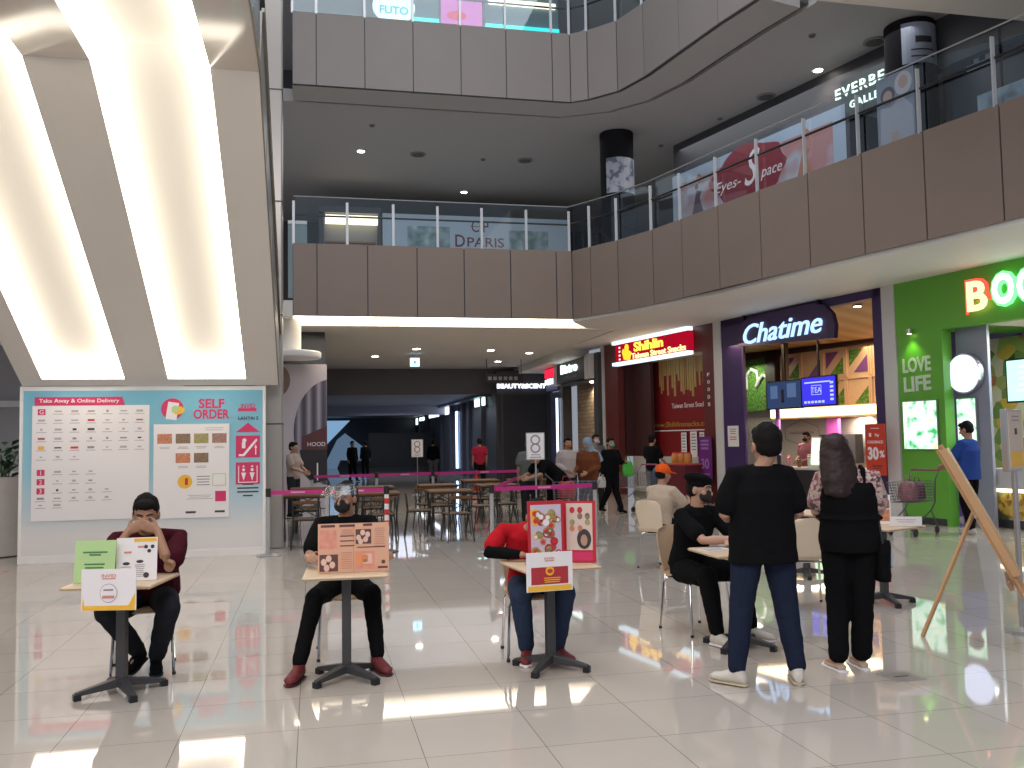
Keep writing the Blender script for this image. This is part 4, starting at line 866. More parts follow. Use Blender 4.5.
m.mat(dr).slab([(-.42, .1), (.42, .1), (.4, 1.95), (.15, 2.3), (-.1, 2.1), (-.35, 2.15)], -.104, -.1); m.mat(mat('poster_hair', (.05, .04, .05), .5)).disc(-.17, 2.4, .17, .2, -.104); m.mat(sk).disc(-.17, 2.36, .11, .15, -.107); m.mat(hj).disc(.2, 2.55, .2, .27, -.104); m.mat(sk).disc(.2, 2.58, .11, .15, -.108); m.mat(sk).slab([(-.15, .9), (.0, .9), (.05, 1.5), (-.1, 1.5)], -.108, -.104)
m.build('portrait_print', None, R4)
R5 = thing('round_column', 'black round column with small poster behind the curved railing', 'column', (7.83, 22.1, F1-.1))
m = M(); m.lathe((0, 0, 0), [(.44, 0), (.44, S2-F1+.14)], 40); m.build('shaft', mat('black_column', (.014, .014, .016), .85, spec=.08), R5, smooth=True)
m = M()
def curved(m, r_, a0, a1, z0, z1, n=10):
    vs = []; fs = []
    for rr in (r_, r_+.006):
        for k in range(n+1):
            a = R(a0+(a1-a0)*k/n); vs += [(rr*cos(a), rr*sin(a), z0), (rr*cos(a), rr*sin(a), z1)]
    N = 2*(n+1)
    for k in range(n): i = 2*k; fs += [(i, i+1, i+3, i+2), (N+i, N+i+2, N+i+3, N+i+1), (i, i+2, N+i+2, N+i), (i+1, N+i+1, N+i+3, i+3)]
    fs += [(0, N, N+1, 1), (2*n, 2*n+1, N+2*n+1, N+2*n)]
    m.add(vs, fs)
colp = ramp_mat('column_poster', 'noise', [(.4, (.12, .15, .22)), (.5, (.42, .45, .52)), (.62, (.45, .47, .52))], 5, .4)
m.mat(colp); curved(m, .442, 212, 335, 2.05, 2.97); m.build('column_poster', None, R5)
R6 = thing('round_column', 'larger black round column with white poster at the top right', 'column', (11.5, 15.15, F1-.1))
m = M(); m.lathe((0, 0, 0), [(.47, 0), (.47, S2-F1+.14)], 40); m.build('shaft', MATS['black_column'], R6, smooth=True)
m = M(); m.mat(mat('white_col_poster', (.36, .4, .5), .4, noise_amt=.3, scale=3)); curved(m, .472, 215, 312, 2.8, 3.6); m.build('column_poster', None, R6)
m = M(); m.mat(PBLK); curved(m, .48, 245, 285, 3.2, 3.32); curved(m, .48, 235, 290, 3.05, 3.07); curved(m, .48, 235, 290, 2.92, 2.94); m.build('lettering', None, R6)
R7 = thing('dark_fascia', 'dark shop fascia with white bracket emblem at the far right', 'shop front', (*U(3.9, .6)[:2], F1-.1), RZ1)
m = M(); m.bx(-2.0, 3, 0, .1, 0, 3.6); m.build('panel', mat('fascia_dark', (.02, .02, .028), .35), R7); m = M(); m.box((-1.0, -.04, 2.85), (.12, .04, .5)); m.box((-1.2, -.04, 2.62), (.5, .04, .1)); m.bx(-1.3, -1.2, -.06, -.02, 2.6, 2.9); m.build('emblem', mat('emblem_white', (.5, .6, .68), .4), R7)
R8 = thing('window_poster', 'pale blue window poster with red figure at the far right', 'poster', (*U(3.6, .45)[:2], F1+.3), RZ1)
m = M(); m.bx(-.9, 1.6, 0, .04, 0, 1.6); m.build('sheet', ramp_mat('window_poster', 'noise', [(.35, (.12, .16, .2)), (.5, (.3, .4, .5)), (.65, (.42, .52, .62))], 2, .4), R8); m = M(); m.slab([(-.1, .3), (.3, .3), (.5, 1.1), (.35, 1.5), (.1, 1.2), (.2, .8)], -.004, 0); m.build('red_figure', mat('figure_red', (.35, .06, .05), .5), R8)
m = M(); m.prism([(*U(-6.2, .3)[:2],), (*U(4.5, .3)[:2],), (*U(4.5, .5)[:2],), (*U(-6.2, .5)[:2],)], 8.62, 9.62); struct('wall_upper_right_header', m, mat('upper_header', (.045, .045, .052), .5))
# ceiling lamps of the upper floor
for (px, py, lab, on, pw) in ((361, 151, 'glowing ceiling lamp at the left of the upper floor ceiling', 1, 30), (464, 192, 'small glowing ceiling lamp above the maroon lettering', 1, 10), (818, 70, 'glowing ceiling lamp near the lit capital letters', 1, 30)):
    d = FW+RT*((px-512)/F)-UP*((py-384)/F); k = (9.6-EYE)/d.z; downlight(d.x*k, d.y*k, 9.6, lab, True, .1, None, pw)
for k, (px, py) in enumerate(((418, 154), (525, 160), (372, 125), (483, 159), (766, 96), (812, 35), (693, 145), (720, 118), (661, 145), (874, 41))):
    d = FW+RT*((px-512)/F)-UP*((py-384)/F); q = (9.6-EYE)/d.z
    big = k in (0, 1, 4, 9)
    t = thing('ceiling_vent' if big else 'sprinkler', ('round grey ceiling vent of the upper floor' if big else 'tiny unlit ceiling spot of the upper floor'), 'vent' if big else 'ceiling fitting', (d.x*q, d.y*q, 9.6), 0, 'upper ceiling vents' if big else 'unlit upper ceiling spots')
    m = M(); r_ = .22 if big else .07; m.lathe((0, 0, 0), [(r_, -.03), (r_, 0)], 24); m.build('rim', mat('vent_grey', (.25, .24, .23), .6), t)
    m = M(); m.lathe((0, 0, 0), [(r_*.75, -.045), (r_*.75, -.03)], 24); m.build('core', mat('vent_dark', (.1, .1, .1), .6), t)

# ---- top floor
t = thing('round_lit_sign', 'round glowing white sign with four blue letters on the top floor', 'sign', (2.38, 26, 14.45)); m = M(); m.disc(0, 0, .62, .5, .0, .05, 36); m.build('lit_face', glow('futo_glow', (.6, .95, 1), 1.3), t); m = M(); m.text('FUTO', 0, -.12, w=.85, h=.25, y=-.05, bold=.03); m.build('lettering', glow('futo_text', (.05, .45, .5), 1), t); m = M(); m.disc(0, 0, .64, .52, .08, .06, 36); m.build('housing', STEEL, t)
for k, (x, w_, z, h, col, s_, lab) in enumerate(((5.1-.65, 1.25, 14.1, 1.2, (.5, .12, .4), 1.2, 'pink lit picture panel on the top floor'),)):
    t = thing('lit_picture', lab, 'sign', (x, 26.2, z)); m = M(); m.bx(-w_/2, w_/2, 0, .1, 0, h); m.build('lit_face', glow('pinkpic', col, 1.1), t); m = M(); m.disc(-.15, .35, .3, .14, 0, .01); m.build('red_print', glow('redpic', (.6, .02, .08), 1), t)
for k, (x, w_, lab) in enumerate(((3.35, .75, 'small pale shop counter with turquoise light on the top floor'), (6.3, 2.3, 'wide pale shop counter with turquoise light on the top floor'))):
    t = thing('lit_counter', lab, 'counter', (x, 26.1, 13.9)); m = M(); m.bx(-w_/2, w_/2, .0, .3, .3, 1.5); m.build('rear_panel', mat('teal_panel', (.2, .3, .34), .4), t); m = M(); m.bx(-w_/2, w_/2, -.1, 0, 0, .3); m.build('turquoise_light', glow('turq', (.05, .85, .8), 1.2), t); m = M(); m.bx(-w_/2+.1, w_/2-.1, -.08, 0, .95, 1.1); m.build('lamp_tube', glow('shop_tube', (1, .88, .6), 2.2), t)
# ================================================================ people
SKIN = mat('skin', (.36, .19, .12), .5, noise_amt=.06, scale=20); SKIN2 = mat('skin_light', (.45, .26, .18), .5, noise_amt=.06, scale=20)
HAIR = mat('hair_black', (.006, .005, .005), .75, spec=.15, noise_amt=.3, scale=40); HAIRB = mat('hair_brown', (.022, .010, .010), .55, spec=.3, noise_amt=.4, scale=50)
EYE_W = mat('eye_white', (.6, .58, .55), .3); LIP = mat('lip', (.3, .1, .08), .5)
def cloth(n, c, s=30, a=.12): return mat('cloth_'+n, c, .95, spec=.08, noise_amt=a, scale=s, bump=.1)
K_BLACK = cloth('black', (.006, .006, .007)); K_NAVY = cloth('navy', (.016, .022, .045)); K_DENIM = cloth('denim', (.03, .045, .085)); K_DARK = cloth('charcoal', (.022, .024, .03))
STAND = dict(pel=(0, 0, .93), chest=(0, .01, 1.24), neck=(0, .02, 1.41), head=(0, -.01, 1.545), shL=(.175, .01, 1.375), shR=(-.175, .01, 1.375), elL=(.215, .03, 1.11), elR=(-.215, .03, 1.11),
             wrL=(.225, -.04, .88), wrR=(-.225, -.04, .88), hipL=(.085, 0, .9), hipR=(-.085, 0, .9), knL=(.10, -.02, .49), knR=(-.10, -.02, .49), anL=(.11, .02, .09), anR=(-.11, .02, .09), toeL=(.02, -1, 0), toeR=(-.02, -1, 0))
SIT = dict(pel=(0, .06, .53), chest=(0, .0, .84), neck=(0, -.03, 1.01), head=(0, -.07, 1.14), shL=(.175, -.03, .97), shR=(-.175, -.03, .97), elL=(.25, -.18, .74), elR=(-.25, -.18, .74),
           wrL=(.2, -.4, .78), wrR=(-.2, -.4, .78), hipL=(.09, .03, .5), hipR=(-.09, .03, .5), knL=(.14, -.40, .5), knR=(-.14, -.40, .5), anL=(.14, -.38, .09), anR=(-.14, -.38, .09), toeL=(.02, -1, 0), toeR=(-.02, -1, 0))
def orient(look):
    f = V(look).normalized(); y = -f; x = y.cross(V((0, 0, 1))).normalized(); z = x.cross(y)
    return MX((x, y, z)).transposed()
def hand(m, w, d, nrm, side, curl=.4, s=1):
    d = V(d).normalized(); nrm = (V(nrm)-d*V(nrm).dot(d)).normalized(); a = d.cross(nrm)*side  # a: towards the thumb
    m.loft([(w+d*t, a*wx*s, nrm*wy*s) for t, wx, wy in ((-.01, .026, .018), (.02, .032, .016), (.055, .040, .014), (.085, .040, .012), (.092, .03, .008))], 12)
    for k, (o, L) in enumerate(((.030, .068), (.011, .078), (-.009, .072), (-.028, .056))):
        p = w+d*.082+a*o; c1 = curl*.6; c2 = curl*1.5
        d1 = (d*cos(c1)+nrm*sin(c1)); d2 = (d*cos(c2)+nrm*sin(c2)); p1 = p+d1*L*.5; p2 = p1+d2*L*.5
        m.tube([p-d*.012, p, p1, p2], [.0095, .0095, .0088, .0075], 7)
    t0 = w+d*.022+a*.026; t1 = t0+(d*.6+a*.75+nrm*.15).normalized()*.036; t2 = t1+(d*.95+a*.2+nrm*.3*curl).normalized()*.03
    m.tube([t0, t1, t2], [.013, .011, .0085], 7)
def person(label, loc, rz, base=STAND, J={}, s=1.0, top=K_BLACK, sleeve='short', legs=K_NAVY, shoe=None, sole=None, hair='short', hairm=HAIR, skin=SKIN, look=(0, -1, -.05), hs=1.0, legw=1.0, mask=None, far=False, hands={}, girth=1.0, name='person', group=None, top_extra=None, under=None, hem=.0, cuff=0, shoe_style='shoe'):
    random.seed(label)
    P = {k: V(v) for k, v in {**base, **J}.items()}
    for k in P:
        if not k.startswith('toe'): P[k] = P[k]*s
    for k in ('shL', 'shR'): P[k] = P[k]-(P['neck']-P['chest']).normalized()*.03*s
    t = thing(name, label, 'person', loc, rz, group)
    vox = .011 if far else .006; voc = .014 if far else .009
    g = girth
    spine = [P['pel']-(P['chest']-P['pel']).normalized()*.09*s, P['pel'], P['pel'].lerp(P['chest'], .45), P['chest'], P['chest'].lerp(P['neck'], .72), P['neck']]
    sx = (P['shL']-P['shR']).normalized()
    px_ = (P['hipL']-P['hipR']).normalized()
    def torso(m, k=1.0, add=0, n0=0, low=None, hip=None):
        W = [(.150*(.5+.5*g), .098), (.166*(.5+.5*g), .112), (.144*g, .106*g), (.162*(.4+.6*g), .118*(.4+.6*g)), (.128, .088), (.056, .058)]
        if hip: W[0] = hip[0]; W[1] = hip[1]
        rings = []
        for i in range(n0, 6):
            ax = px_.lerp(sx, i/5); tt = (spine[min(i+1, 5)]-spine[max(i-1, 0)]).normalized(); ax = (ax-tt*ax.dot(tt)).normalized(); ay = tt.cross(ax)
            c = spine[i]; rings.append((c, ax*(W[i][0]*k*s+add), ay*(W[i][1]*k*s+add)))
        if low:
            c, ax, ay = rings[0]; rings.insert(0, (c+V(low), ax*1.03, ay*1.05))
        m.loft(rings, 20)
    Rh = orient(look)*hs; H = P['head']
    # ---- body: one continuous skin
    b = M(); torso(b, .94)
    for q in 'LR':
        a, e, w = P['sh'+q], P['el'+q], P['wr'+q]
        b.tube([P['chest'].lerp(P['neck'], .6), a, a.lerp(e, .3), e, e.lerp(w, .3), w], [r_*s for r_ in (.06, .050, .045, .037, .038, .025)], 10)
        h_, k_, n_ = P['hip'+q], P['kn'+q], P['an'+q]
        b.tube([h_, h_.lerp(k_, .3), k_, k_.lerp(n_, .3), n_], [r_*s for r_ in (.085, .076, .043, .044, .030)], 10)
        toe = V(P['toe'+q]).normalized(); b.tube([n_+V((0, 0, -.02)), n_+toe*.14*s+V((0, 0, -.055*s))], [.035*s, .028*s], 8)
        hd, hn, cu = hands.get(q, ((w-e).normalized(), V((-1 if q == 'L' else 1, 0, -.2)), .5))
        hand(b, w, hd, hn, 1 if q == 'R' else -1, cu, s)
    b.tube([P['neck']-V((0, 0, .03)), H+Rh @ V((0, .015, -.07))*s], [.056*s, .052*s], 12)
    b.ell(H+Rh @ V((0, .012, .02))*s, V((.074, .094, .098))*s, Rh); b.ell(H+Rh @ V((0, -.022, -.048))*s, V((.056, .064, .066))*s, Rh)
    b.tube([H+Rh @ V((0, -.083, .015))*s, H+Rh @ V((0, -.104, -.022))*s], [.010*s, .015*s], 8)
    for e_ in (-1, 1):
        b.ell(H+Rh @ V((e_*.076, .012, -.008))*s, V((.011, .020, .032))*s, Rh); b.ell(H+Rh @ V((e_*.03, -.078, .034))*s, V((.024, .012, .009))*s, Rh)
        b.ell(H+Rh @ V((e_*.042, -.058, -.02))*s, V((.022, .022, .022))*s, Rh)
    b.build('body', skin, t, remesh=vox, sm=3)
    if not far:
        for e_ in (-1, 1):
            m = M(); m.mat(EYE_W).ell(H+Rh @ V((e_*.031, -.083, .016))*s, V((.012, .006, .005))*s, Rh, 10, 6); m.mat(PBLK).ell(H+Rh @ V((e_*.031, -.089, .016))*s, V((.0055, .004, .005))*s, Rh, 8, 5); m.build('eye', None, t, smooth=True)
            m = M(); m.tube([H+Rh @ V((e_*.014, -.094, .034))*s, H+Rh @ V((e_*.032, -.092, .042))*s, H+Rh @ V((e_*.05, -.080, .036))*s], .004*s, 5); m.build('eyebrow', hairm, t)
        if not mask:
            m = M(); m.tube([H+Rh @ V((-.024, -.082, -.052))*s, H+Rh @ V((0, -.09, -.050))*s, H+Rh @ V((.024, -.082, -.052))*s], [.004, .007, .004], 6); m.build('mouth', LIP, t)
    if mask:
        m = M(); m.ell(H+Rh @ V((0, -.052, -.045))*s, V((.065, .058, .054))*s, Rh); m.ell(H+Rh @ V((0, -.082, -.02))*s, V((.03, .03, .03))*s, Rh); m.build('face_mask', mask, t, remesh=.01 if far else .006, sm=2)
    # ---- hair
    if hair == 'short':
        m = M(); m.ell(H+Rh @ V((0, .028, .036))*s, V((.084, .096, .100))*s, Rh); m.ell(H+Rh @ V((0, .045, -.015))*s, V((.078, .07, .06))*s, Rh); m.ell(H+Rh @ V((0, -.045, .088))*s, V((.062, .045, .032))*s, Rh)
        m.build('hair', hairm, t, remesh=voc, sm=1, wrinkle=.006, wscale=25)
    elif hair == 'long':
        m = M(); m.ell(H+Rh @ V((0, .022, .03))*s, V((.098, .108, .105))*s, Rh)
        m.loft([(H+Rh @ V((0, y, z))*s, Rh @ V((a*s, 0, 0)), Rh @ V((0, c*s, 0))) for y, z, a, c in ((.02, .07, .09, .09), (.03, -.02, .115, .09), (.05, -.12, .125, .085), (.07, -.22, .13, .075), (.09, -.30, .12, .05), (.10, -.33, .06, .02))], 18)
        m.build('hair', hairm, t, remesh=voc, sm=2, wrinkle=.007, wscale=18)
    elif hair == 'hijab':
        m = M(); m.ell(H+Rh @ V((0, .025, .02))*s, V((.096, .11, .115))*s, Rh); m.loft([(H+Rh @ V((0, y, z))*s, Rh @ V((a*s, 0, 0)), Rh @ V((0, c*s, 0))) for y, z, a, c in ((.03, 0, .09, .09), (.02, -.12, .10, .10), (.03, -.22, .2, .14), (.03, -.38, .24, .17))], 18)
        m.build('headscarf', hairm, t, remesh=.014, sm=2, wrinkle=.006)
    elif hair in ('cap', 'beret'):
        m = M(); m.ell(H+Rh @ V((0, .04, -.0))*s, V((.080, .08, .075))*s, Rh); m.build('hair', HAIR, t, remesh=voc, sm=1)
        m = M()
        if hair == 'cap':
            m.ell(H+Rh @ V((0, .02, .045))*s, V((.092, .104, .09))*s, Rh); m.loft([(H+Rh @ V((0, -y, .04))*s, Rh @ V((a*s, 0, 0)), Rh @ V((0, 0, .008*s))) for y, a in ((.06, .08), (.12, .075), (.17, .05), (.18, .02))], 14)
        else:
            m.ell(H+Rh @ V((.015, .03, .082))*s, V((.125, .125, .05))*s, Rh @ MX.Rotation(.25, 3, 'Y')); m.ell(H+Rh @ V((0, .02, .045))*s, V((.085, .098, .06))*s, Rh)
        m.build('cap', hairm, t, remesh=voc, sm=2, wrinkle=.004)
    # ---- clothes
    m = M(); torso(m, 1.09, .012, 1 if base is SIT else 0, (0, 0, -hem) if hem else None, ((.178*(.6+.4*g), .122*(.6+.4*g)), (.176*(.6+.4*g), .120*(.6+.4*g))) if hem else None)
    for q in 'LR':
        a, e, w = P['sh'+q], P['el'+q], P['wr'+q]; ar = [P['chest'].lerp(P['neck'], .72).lerp(a, .35), a]; rr = [.062, .066]
        if sleeve == 'short': ar += [a.lerp(e, .4), a.lerp(e, .70)]; rr += [.070*(.5+.5*g), .072*(.5+.5*g)]
        elif sleeve == 'long': ar += [a.lerp(e, .5), e, e.lerp(w, .5), e.lerp(w, .93)]; rr += [.060, .052, .047, .036]
        m.tube(ar, [x*s for x in rr], 14)
    m.build('shirt', top, t, remesh=voc, sm=2, wrinkle=.006 if not far else .003)
    if under:   # darker sleeves below short ones
        for q in 'LR':
            a, e, w = P['sh'+q], P['el'+q], P['wr'+q]; m = M(); m.tube([a.lerp(e, .6), e, e.lerp(w, .5), e.lerp(w, .9)], [x*s for x in (.055, .050, .045, .034)], 12); m.build('under_sleeve', under, t, remesh=voc, sm=2, wrinkle=.004)
    m = M()
    ax = px_; tt = (P['chest']-P['pel']).normalized(); ay = tt.cross(ax)
    m.loft([(P['pel']-tt*.10*s, ax*.145*s, ay*.10*s), (P['pel'], ax*.175*s, ay*.122*s), (P['pel']+tt*.08*s, ax*.160*s, ay*.115*s)], 18)
    for q in 'LR':
        h_, k_, n_ = P['hip'+q], P['kn'+q], P['an'+q]
        end = k_.lerp(n_, .93)
        m.tube([h_, h_.lerp(k_, .3), h_.lerp(k_, .8), k_, k_.lerp(n_, .4), end], [x*s*(.96+.04*g)*legw for x in (.104, .102, .084, .080, .072, .058+cuff)], 14)
        m.ell(k_, V((.082, .082, .082))*s*legw)
    m.build('trousers', legs, t, remesh=voc, sm=2, wrinkle=.006 if not far else .003, wscale=11)
    # ---- shoes
    shoe = shoe or K_BLACK; sole = sole or PRINTW
    for q in 'LR':
        n_ = P['an'+q]; d = V(P['toe'+q]).normalized(); fl = V((d.x, d.y, 0)).normalized() if abs(d.z) < .9 else V((0, -1, 0)); sd = V((-fl.y, fl.x, 0)).normalized(); up = d.cross(sd)*-1
        up = sd.cross(d); up = up if up.z > 0 else -up
        o = n_-up*.088*s
        m = M(); A = lambda x, y, z: o+d*x*s+sd*y*s+up*z*s
        if shoe_style == 'flat':
            m.loft([(A(x, 0, h/2+.008), sd*w*s, up*h*s/2) for x, w, h in ((-.055, .02, .04), (-.04, .032, .05), (.03, .034, .04), (.10, .042, .035), (.155, .034, .03), (.18, .012, .02))], 14)
        else:
            m.loft([(A(x, 0, h/2+.012), sd*w*s, up*h*s/2) for x, w, h in ((-.068, .02, .05), (-.05, .036, .085), (.0, .040, .10), (.05, .040, .085), (.11, .047, .06), (.165, .042, .05), (.195, .018, .03))], 14)
            m.tube([A(-.012, 0, .06), A(-.012, 0, .105)], .043*s, 12, 'flat')
        sh = m.build('shoe', shoe, t, remesh=.012 if far else .008, sm=2)
        if not far:
            m = M(); m.loft([(A(x, 0, .009), sd*w*s, up*.010*s) for x, w in ((-.075, .02), (-.06, .038), (.03, .04), (.11, .049), (.17, .044), (.2, .018))], 14); m.build('sole', sole, sh)
            if shoe_style != 'flat':
                m = M()
                for k in range(4): m.tube([A(.035+k*.02, -.025, .085-.009*k), A(.035+k*.02, 0, .093-.009*k), A(.035+k*.02, .025, .085-.009*k)], .003, 5)
                m.build('laces', PRINTW if shoe is not K_BLACK else K_BLACK, sh)
    return t, P, Rh
# ================================================================ cafe tables and chairs
TABLES = {}
def cafe_table(loc, rz, label, leg_off=pi/4, sc=1):
    t = thing('cafe_table', label, 'table', (*loc, 0), rz)
    m = M(); m.bx(-.28, .28, -.28, .28, .705, .73); m.build('tabletop', mat('beech_top', (.62, .48, .33), .4, noise_amt=.06, scale=5), t, bevel=.012)
    m = M(); m.bx(-.282, .282, -.282, .282, .712, .72); m.build('edge_band', mat('edge_beech', (.38, .26, .16), .5), t, bevel=.012)
    m = M(); m.bx(-.031, .031, -.031, .031, .06, .69); m.build('column', GREYM, t, bevel=.006)
    m = M(); m.bx(-.14, .14, -.14, .14, .685, .705); m.build('mounting_plate', GREYM, t)
    for k in range(4):
        m = M(); m.T = MX.Rotation(leg_off+k*pi/2, 4, 'Z'); m.add([(.0, -.035, .05), (.0, .035, .05), (.0, .035, .11), (.0, -.035, .11), (.28, -.018, .025), (.28, .018, .025), (.28, .018, .05), (.28, -.018, .05)], [(0, 1, 5, 4), (1, 2, 6, 5), (2, 3, 7, 6), (3, 0, 4, 7), (4, 5, 6, 7), (0, 3, 2, 1)])
        g = m.build('base_arm', GREYM, t, bevel=.004); m = M(); m.T = MX.Rotation(leg_off+k*pi/2, 4, 'Z'); m.bx(.245, .29, -.024, .024, 0, .042); m.build('foot_pad', BLACK, g, bevel=.004)
    return t
SHELL = mat('plywood_shell', (.50, .34, .21), .4, noise_amt=.05, scale=6); SHELLC = mat('cream_shell', (.66, .55, .42), .4, noise_amt=.04)
def cafe_chair(label, loc, rz, shell=SHELL):
    """front of the seat faces local -y"""
    t = thing('cafe_chair', label, 'chair', (*loc, 0), rz)
    m = M(); vs = []; fs = []; N = 9
    for j, (y, z) in enumerate(((-.21, .435), (-.19, .45), (-.05, .448), (.1, .442), (.19, .45), (.225, .49))):
        for i in range(N):
            u = -1+2*i/(N-1); w_ = (.19, .20, .205, .20, .19, .18)[j]; vs.append((u*w_, y+.0*u, z+.012*u*u))
    top = [(x, y, z+.012) for x, y, z in vs]; n = len(vs)
    for j in range(5):
        for i in range(N-1): a = j*N+i; fs += [(a, a+N, a+N+1, a+1), (n+a, n+a+1, n+a+N+1, n+a+N)]
    rim = [i for i in range(N)]+[j*N+N-1 for j in range(1, 6)]+[5*N+i for i in range(N-2, -1, -1)]+[j*N for j in range(4, 0, -1)]
    for a, b in zip(rim, rim[1:]+rim[:1]): fs.append((a, b, b+n, a+n))
    m.add(vs+top, fs); m.build('seat', shell, t, smooth=True)
    m = M(); vs = []; fs = []
    for j, (z, y, w_) in enumerate(((.49, .222, .17), (.58, .245, .185), (.68, .262, .195), (.78, .285, .19), (.83, .30, .165), (.845, .305, .12))):
        for i in range(N): u = -1+2*i/(N-1); vs.append((u*w_, y-.035*u*u, z-(.0 if j < 4 else .012*u*u)))
    top = [(x, y+.012, z) for x, y, z in vs]; n = len(vs)
    for j in range(5):
        for i in range(N-1): a = j*N+i; fs += [(a, a+1, a+N+1, a+N), (n+a, n+a+N, n+a+N+1, n+a+1)]
    for a, b in zip(rim, rim[1:]+rim[:1]): fs.append((a, a+n, b+n, b))
    m.add(vs+top, fs); m.build('backrest', shell, t, smooth=True)
    for sx in (-1, 1):
        for sy in (-1, 1):
            m = M(); m.tube([(sx*.10, sy*.13, .43), (sx*.165, sy*.16, .425), (sx*.185, sy*.175, .39), (sx*.205, sy*.215, .005)], .0105, 8, 'flat'); g = m.build('leg', CHROME, t, smooth=True)
            m = M(); m.cyl((sx*.205, sy*.215, 0), (sx*.205, sy*.215, .02), .014, n=8); m.build('foot_cap', BLACK, g)
    m = M(); m.bx(-.12, .12, -.14, .14, .42, .43); m.build('seat_bracket', CHROME, t)
    return t
t1 = cafe_table((-1.22, 6.38), R(-10), 'square pale cafe table on a black cross base at the far left', R(35)); t2 = cafe_table((.22, 6.32), R(-3), 'square pale cafe table with an orange food menu on top', R(45))
t3 = cafe_table((1.62, 6.2), R(7), 'square pale cafe table with two red-framed food menus', R(45)); t4 = cafe_table((3.16, 6.42), R(0), 'pale cafe table mostly hidden behind the standing man in black', R(40))
t5 = cafe_table((5.28, 7.67), R(20), 'cafe table with a menu stand behind the woman with the handbag', R(60)); t6 = cafe_table((5.46, 9.35), R(25), 'cafe table farthest back behind the two standing people', R(40))
cafe_chair('light brown chair under the man covering his face', (-1.19, 6.98), R(8)); cafe_chair('light brown chair under the person with the face shield', (.24, 7.08), R(0))
cafe_chair('light brown chair under the person in the red shirt', (1.6, 6.66), R(-6)); cafe_chair('light brown chair under the person in the black beret', (3.1, 7.08), R(14))
cafe_chair('empty cream chair seen between the standing man and woman', (4.5, 7.75), R(165), SHELLC); cafe_chair('cream chair under the person in the orange cap', (4.2, 10.55), R(120), SHELLC)

# menus and sheets on the tables
def sheet_stand(name, label, loc, rz, w, h, mt, marks, tilt=.0, z=.733, base=True):
    t = thing(name, label, 'menu', (*loc, z), rz)
    m = M(); m.T = MX.Rotation(tilt, 4, 'X'); m.bx(-w/2, w/2, 0, .006, .0, h); m.build('sheet', mt, t)
    m = M(); m.T = MX.Rotation(tilt, 4, 'X'); marks(m, w, h); m.build('printed_marks', None, t)
    if base:
        m = M(); m.T = MX.Identity(4); m.bx(-w/2, w/2, .0, .09, -.001, .004); m.build('foot_fold', mt, t)
    return t
FD = [mat('food_orange', (.5, .2, .1)), mat('food_brown', (.3, .2, .1)), mat('food_olive', (.3, .3, .1)), mat('food_mixed', (.3, .2, .1))]
def mk_green(m, w, h):
    m.mat(mat('print_dkgreen', (.08, .22, .08), .5)); m.rect(0, h*.72, w*.6, .010); m.rect(0, h*.66, w*.28, .010); m.rect(0, h*.44, w*.5, .010); m.rect(0, h*.36, w*.45, .010); m.mat(PRINTW).rect(0, h*.16, w*.3, h*.22)
def mk_menu(m, w, h):
    m.mat(YEL).rect(w*.2, h*.94, w*.55, h*.08); m.mat(mat('print_salmon', (.6, .25, .2), .5)).rect(-w*.22, h*.66, w*.18, .012); m.rect(w*.1, h*.78, w*.16, .012)
    m.mat(PBLK); m.disc(w*.22, h*.78, .012); m.disc(w*.38, h*.78, .012); m.disc(w*.3, h*.68, .012); m.disc(-w*.25, h*.40, .022, .010); m.disc(w*.08, h*.44, .022, .010); m.disc(w*.24, h*.12, .018); m.mat(PTEXT); m.lines(-w*.25, h*.32, w*.28, 5, .012, .004); m.lines(w*.08, h*.36, w*.25, 7, .012, .004)
def mk_card(m, w, h):
    m.mat(YEL).rect(0, h*.06, w*.96, h*.11); m.slab([(-w*.48, h*.11), (-w*.44, h*.11), (-w*.47, h*.35)], -.002, 0); m.slab([(w*.48, h*.11), (w*.36, h*.11), (w*.48, h*.42)], -.002, 0)
    m.mat(mat('print_salmon', (.6, .25, .2), .5)).text('INVID', 0, h*.84, w=w*.26, h=.02); m.rect(0, h*.77, w*.24, .006); m.mat(PTEXT); m.disc(0, h*.42, w*.16, h*.23); m.mat(PRINTW).disc(0, h*.42, w*.15, h*.215, -.002)
    m.mat(PTEXT).rect(0, h*.50, w*.18, .01, -.004); m.mat(mat('print_salmon', (.6, .25, .2), .5)).rect(0, h*.33, w*.22, .018, -.004)
sheet_stand('green_notice', 'light green notice sheet standing on the far left table', (-1.37, 6.25), R(-12), .26, .27, PGREEN, mk_green, -.12)
sheet_stand('folding_menu', 'white folding menu with yellow corner on the far left table', (-1.12, 6.28), R(0), .25, .275, PRINTW, mk_menu, -.12)
sheet_stand('table_card', 'white and yellow card hanging from the edge of the far left table', (-1.225, 5.99), R(-12), .335, .25, PRINTW, mk_card, 0, .60, False)
SALM = mat('menu_salmon', (.72, .40, .27), .45)
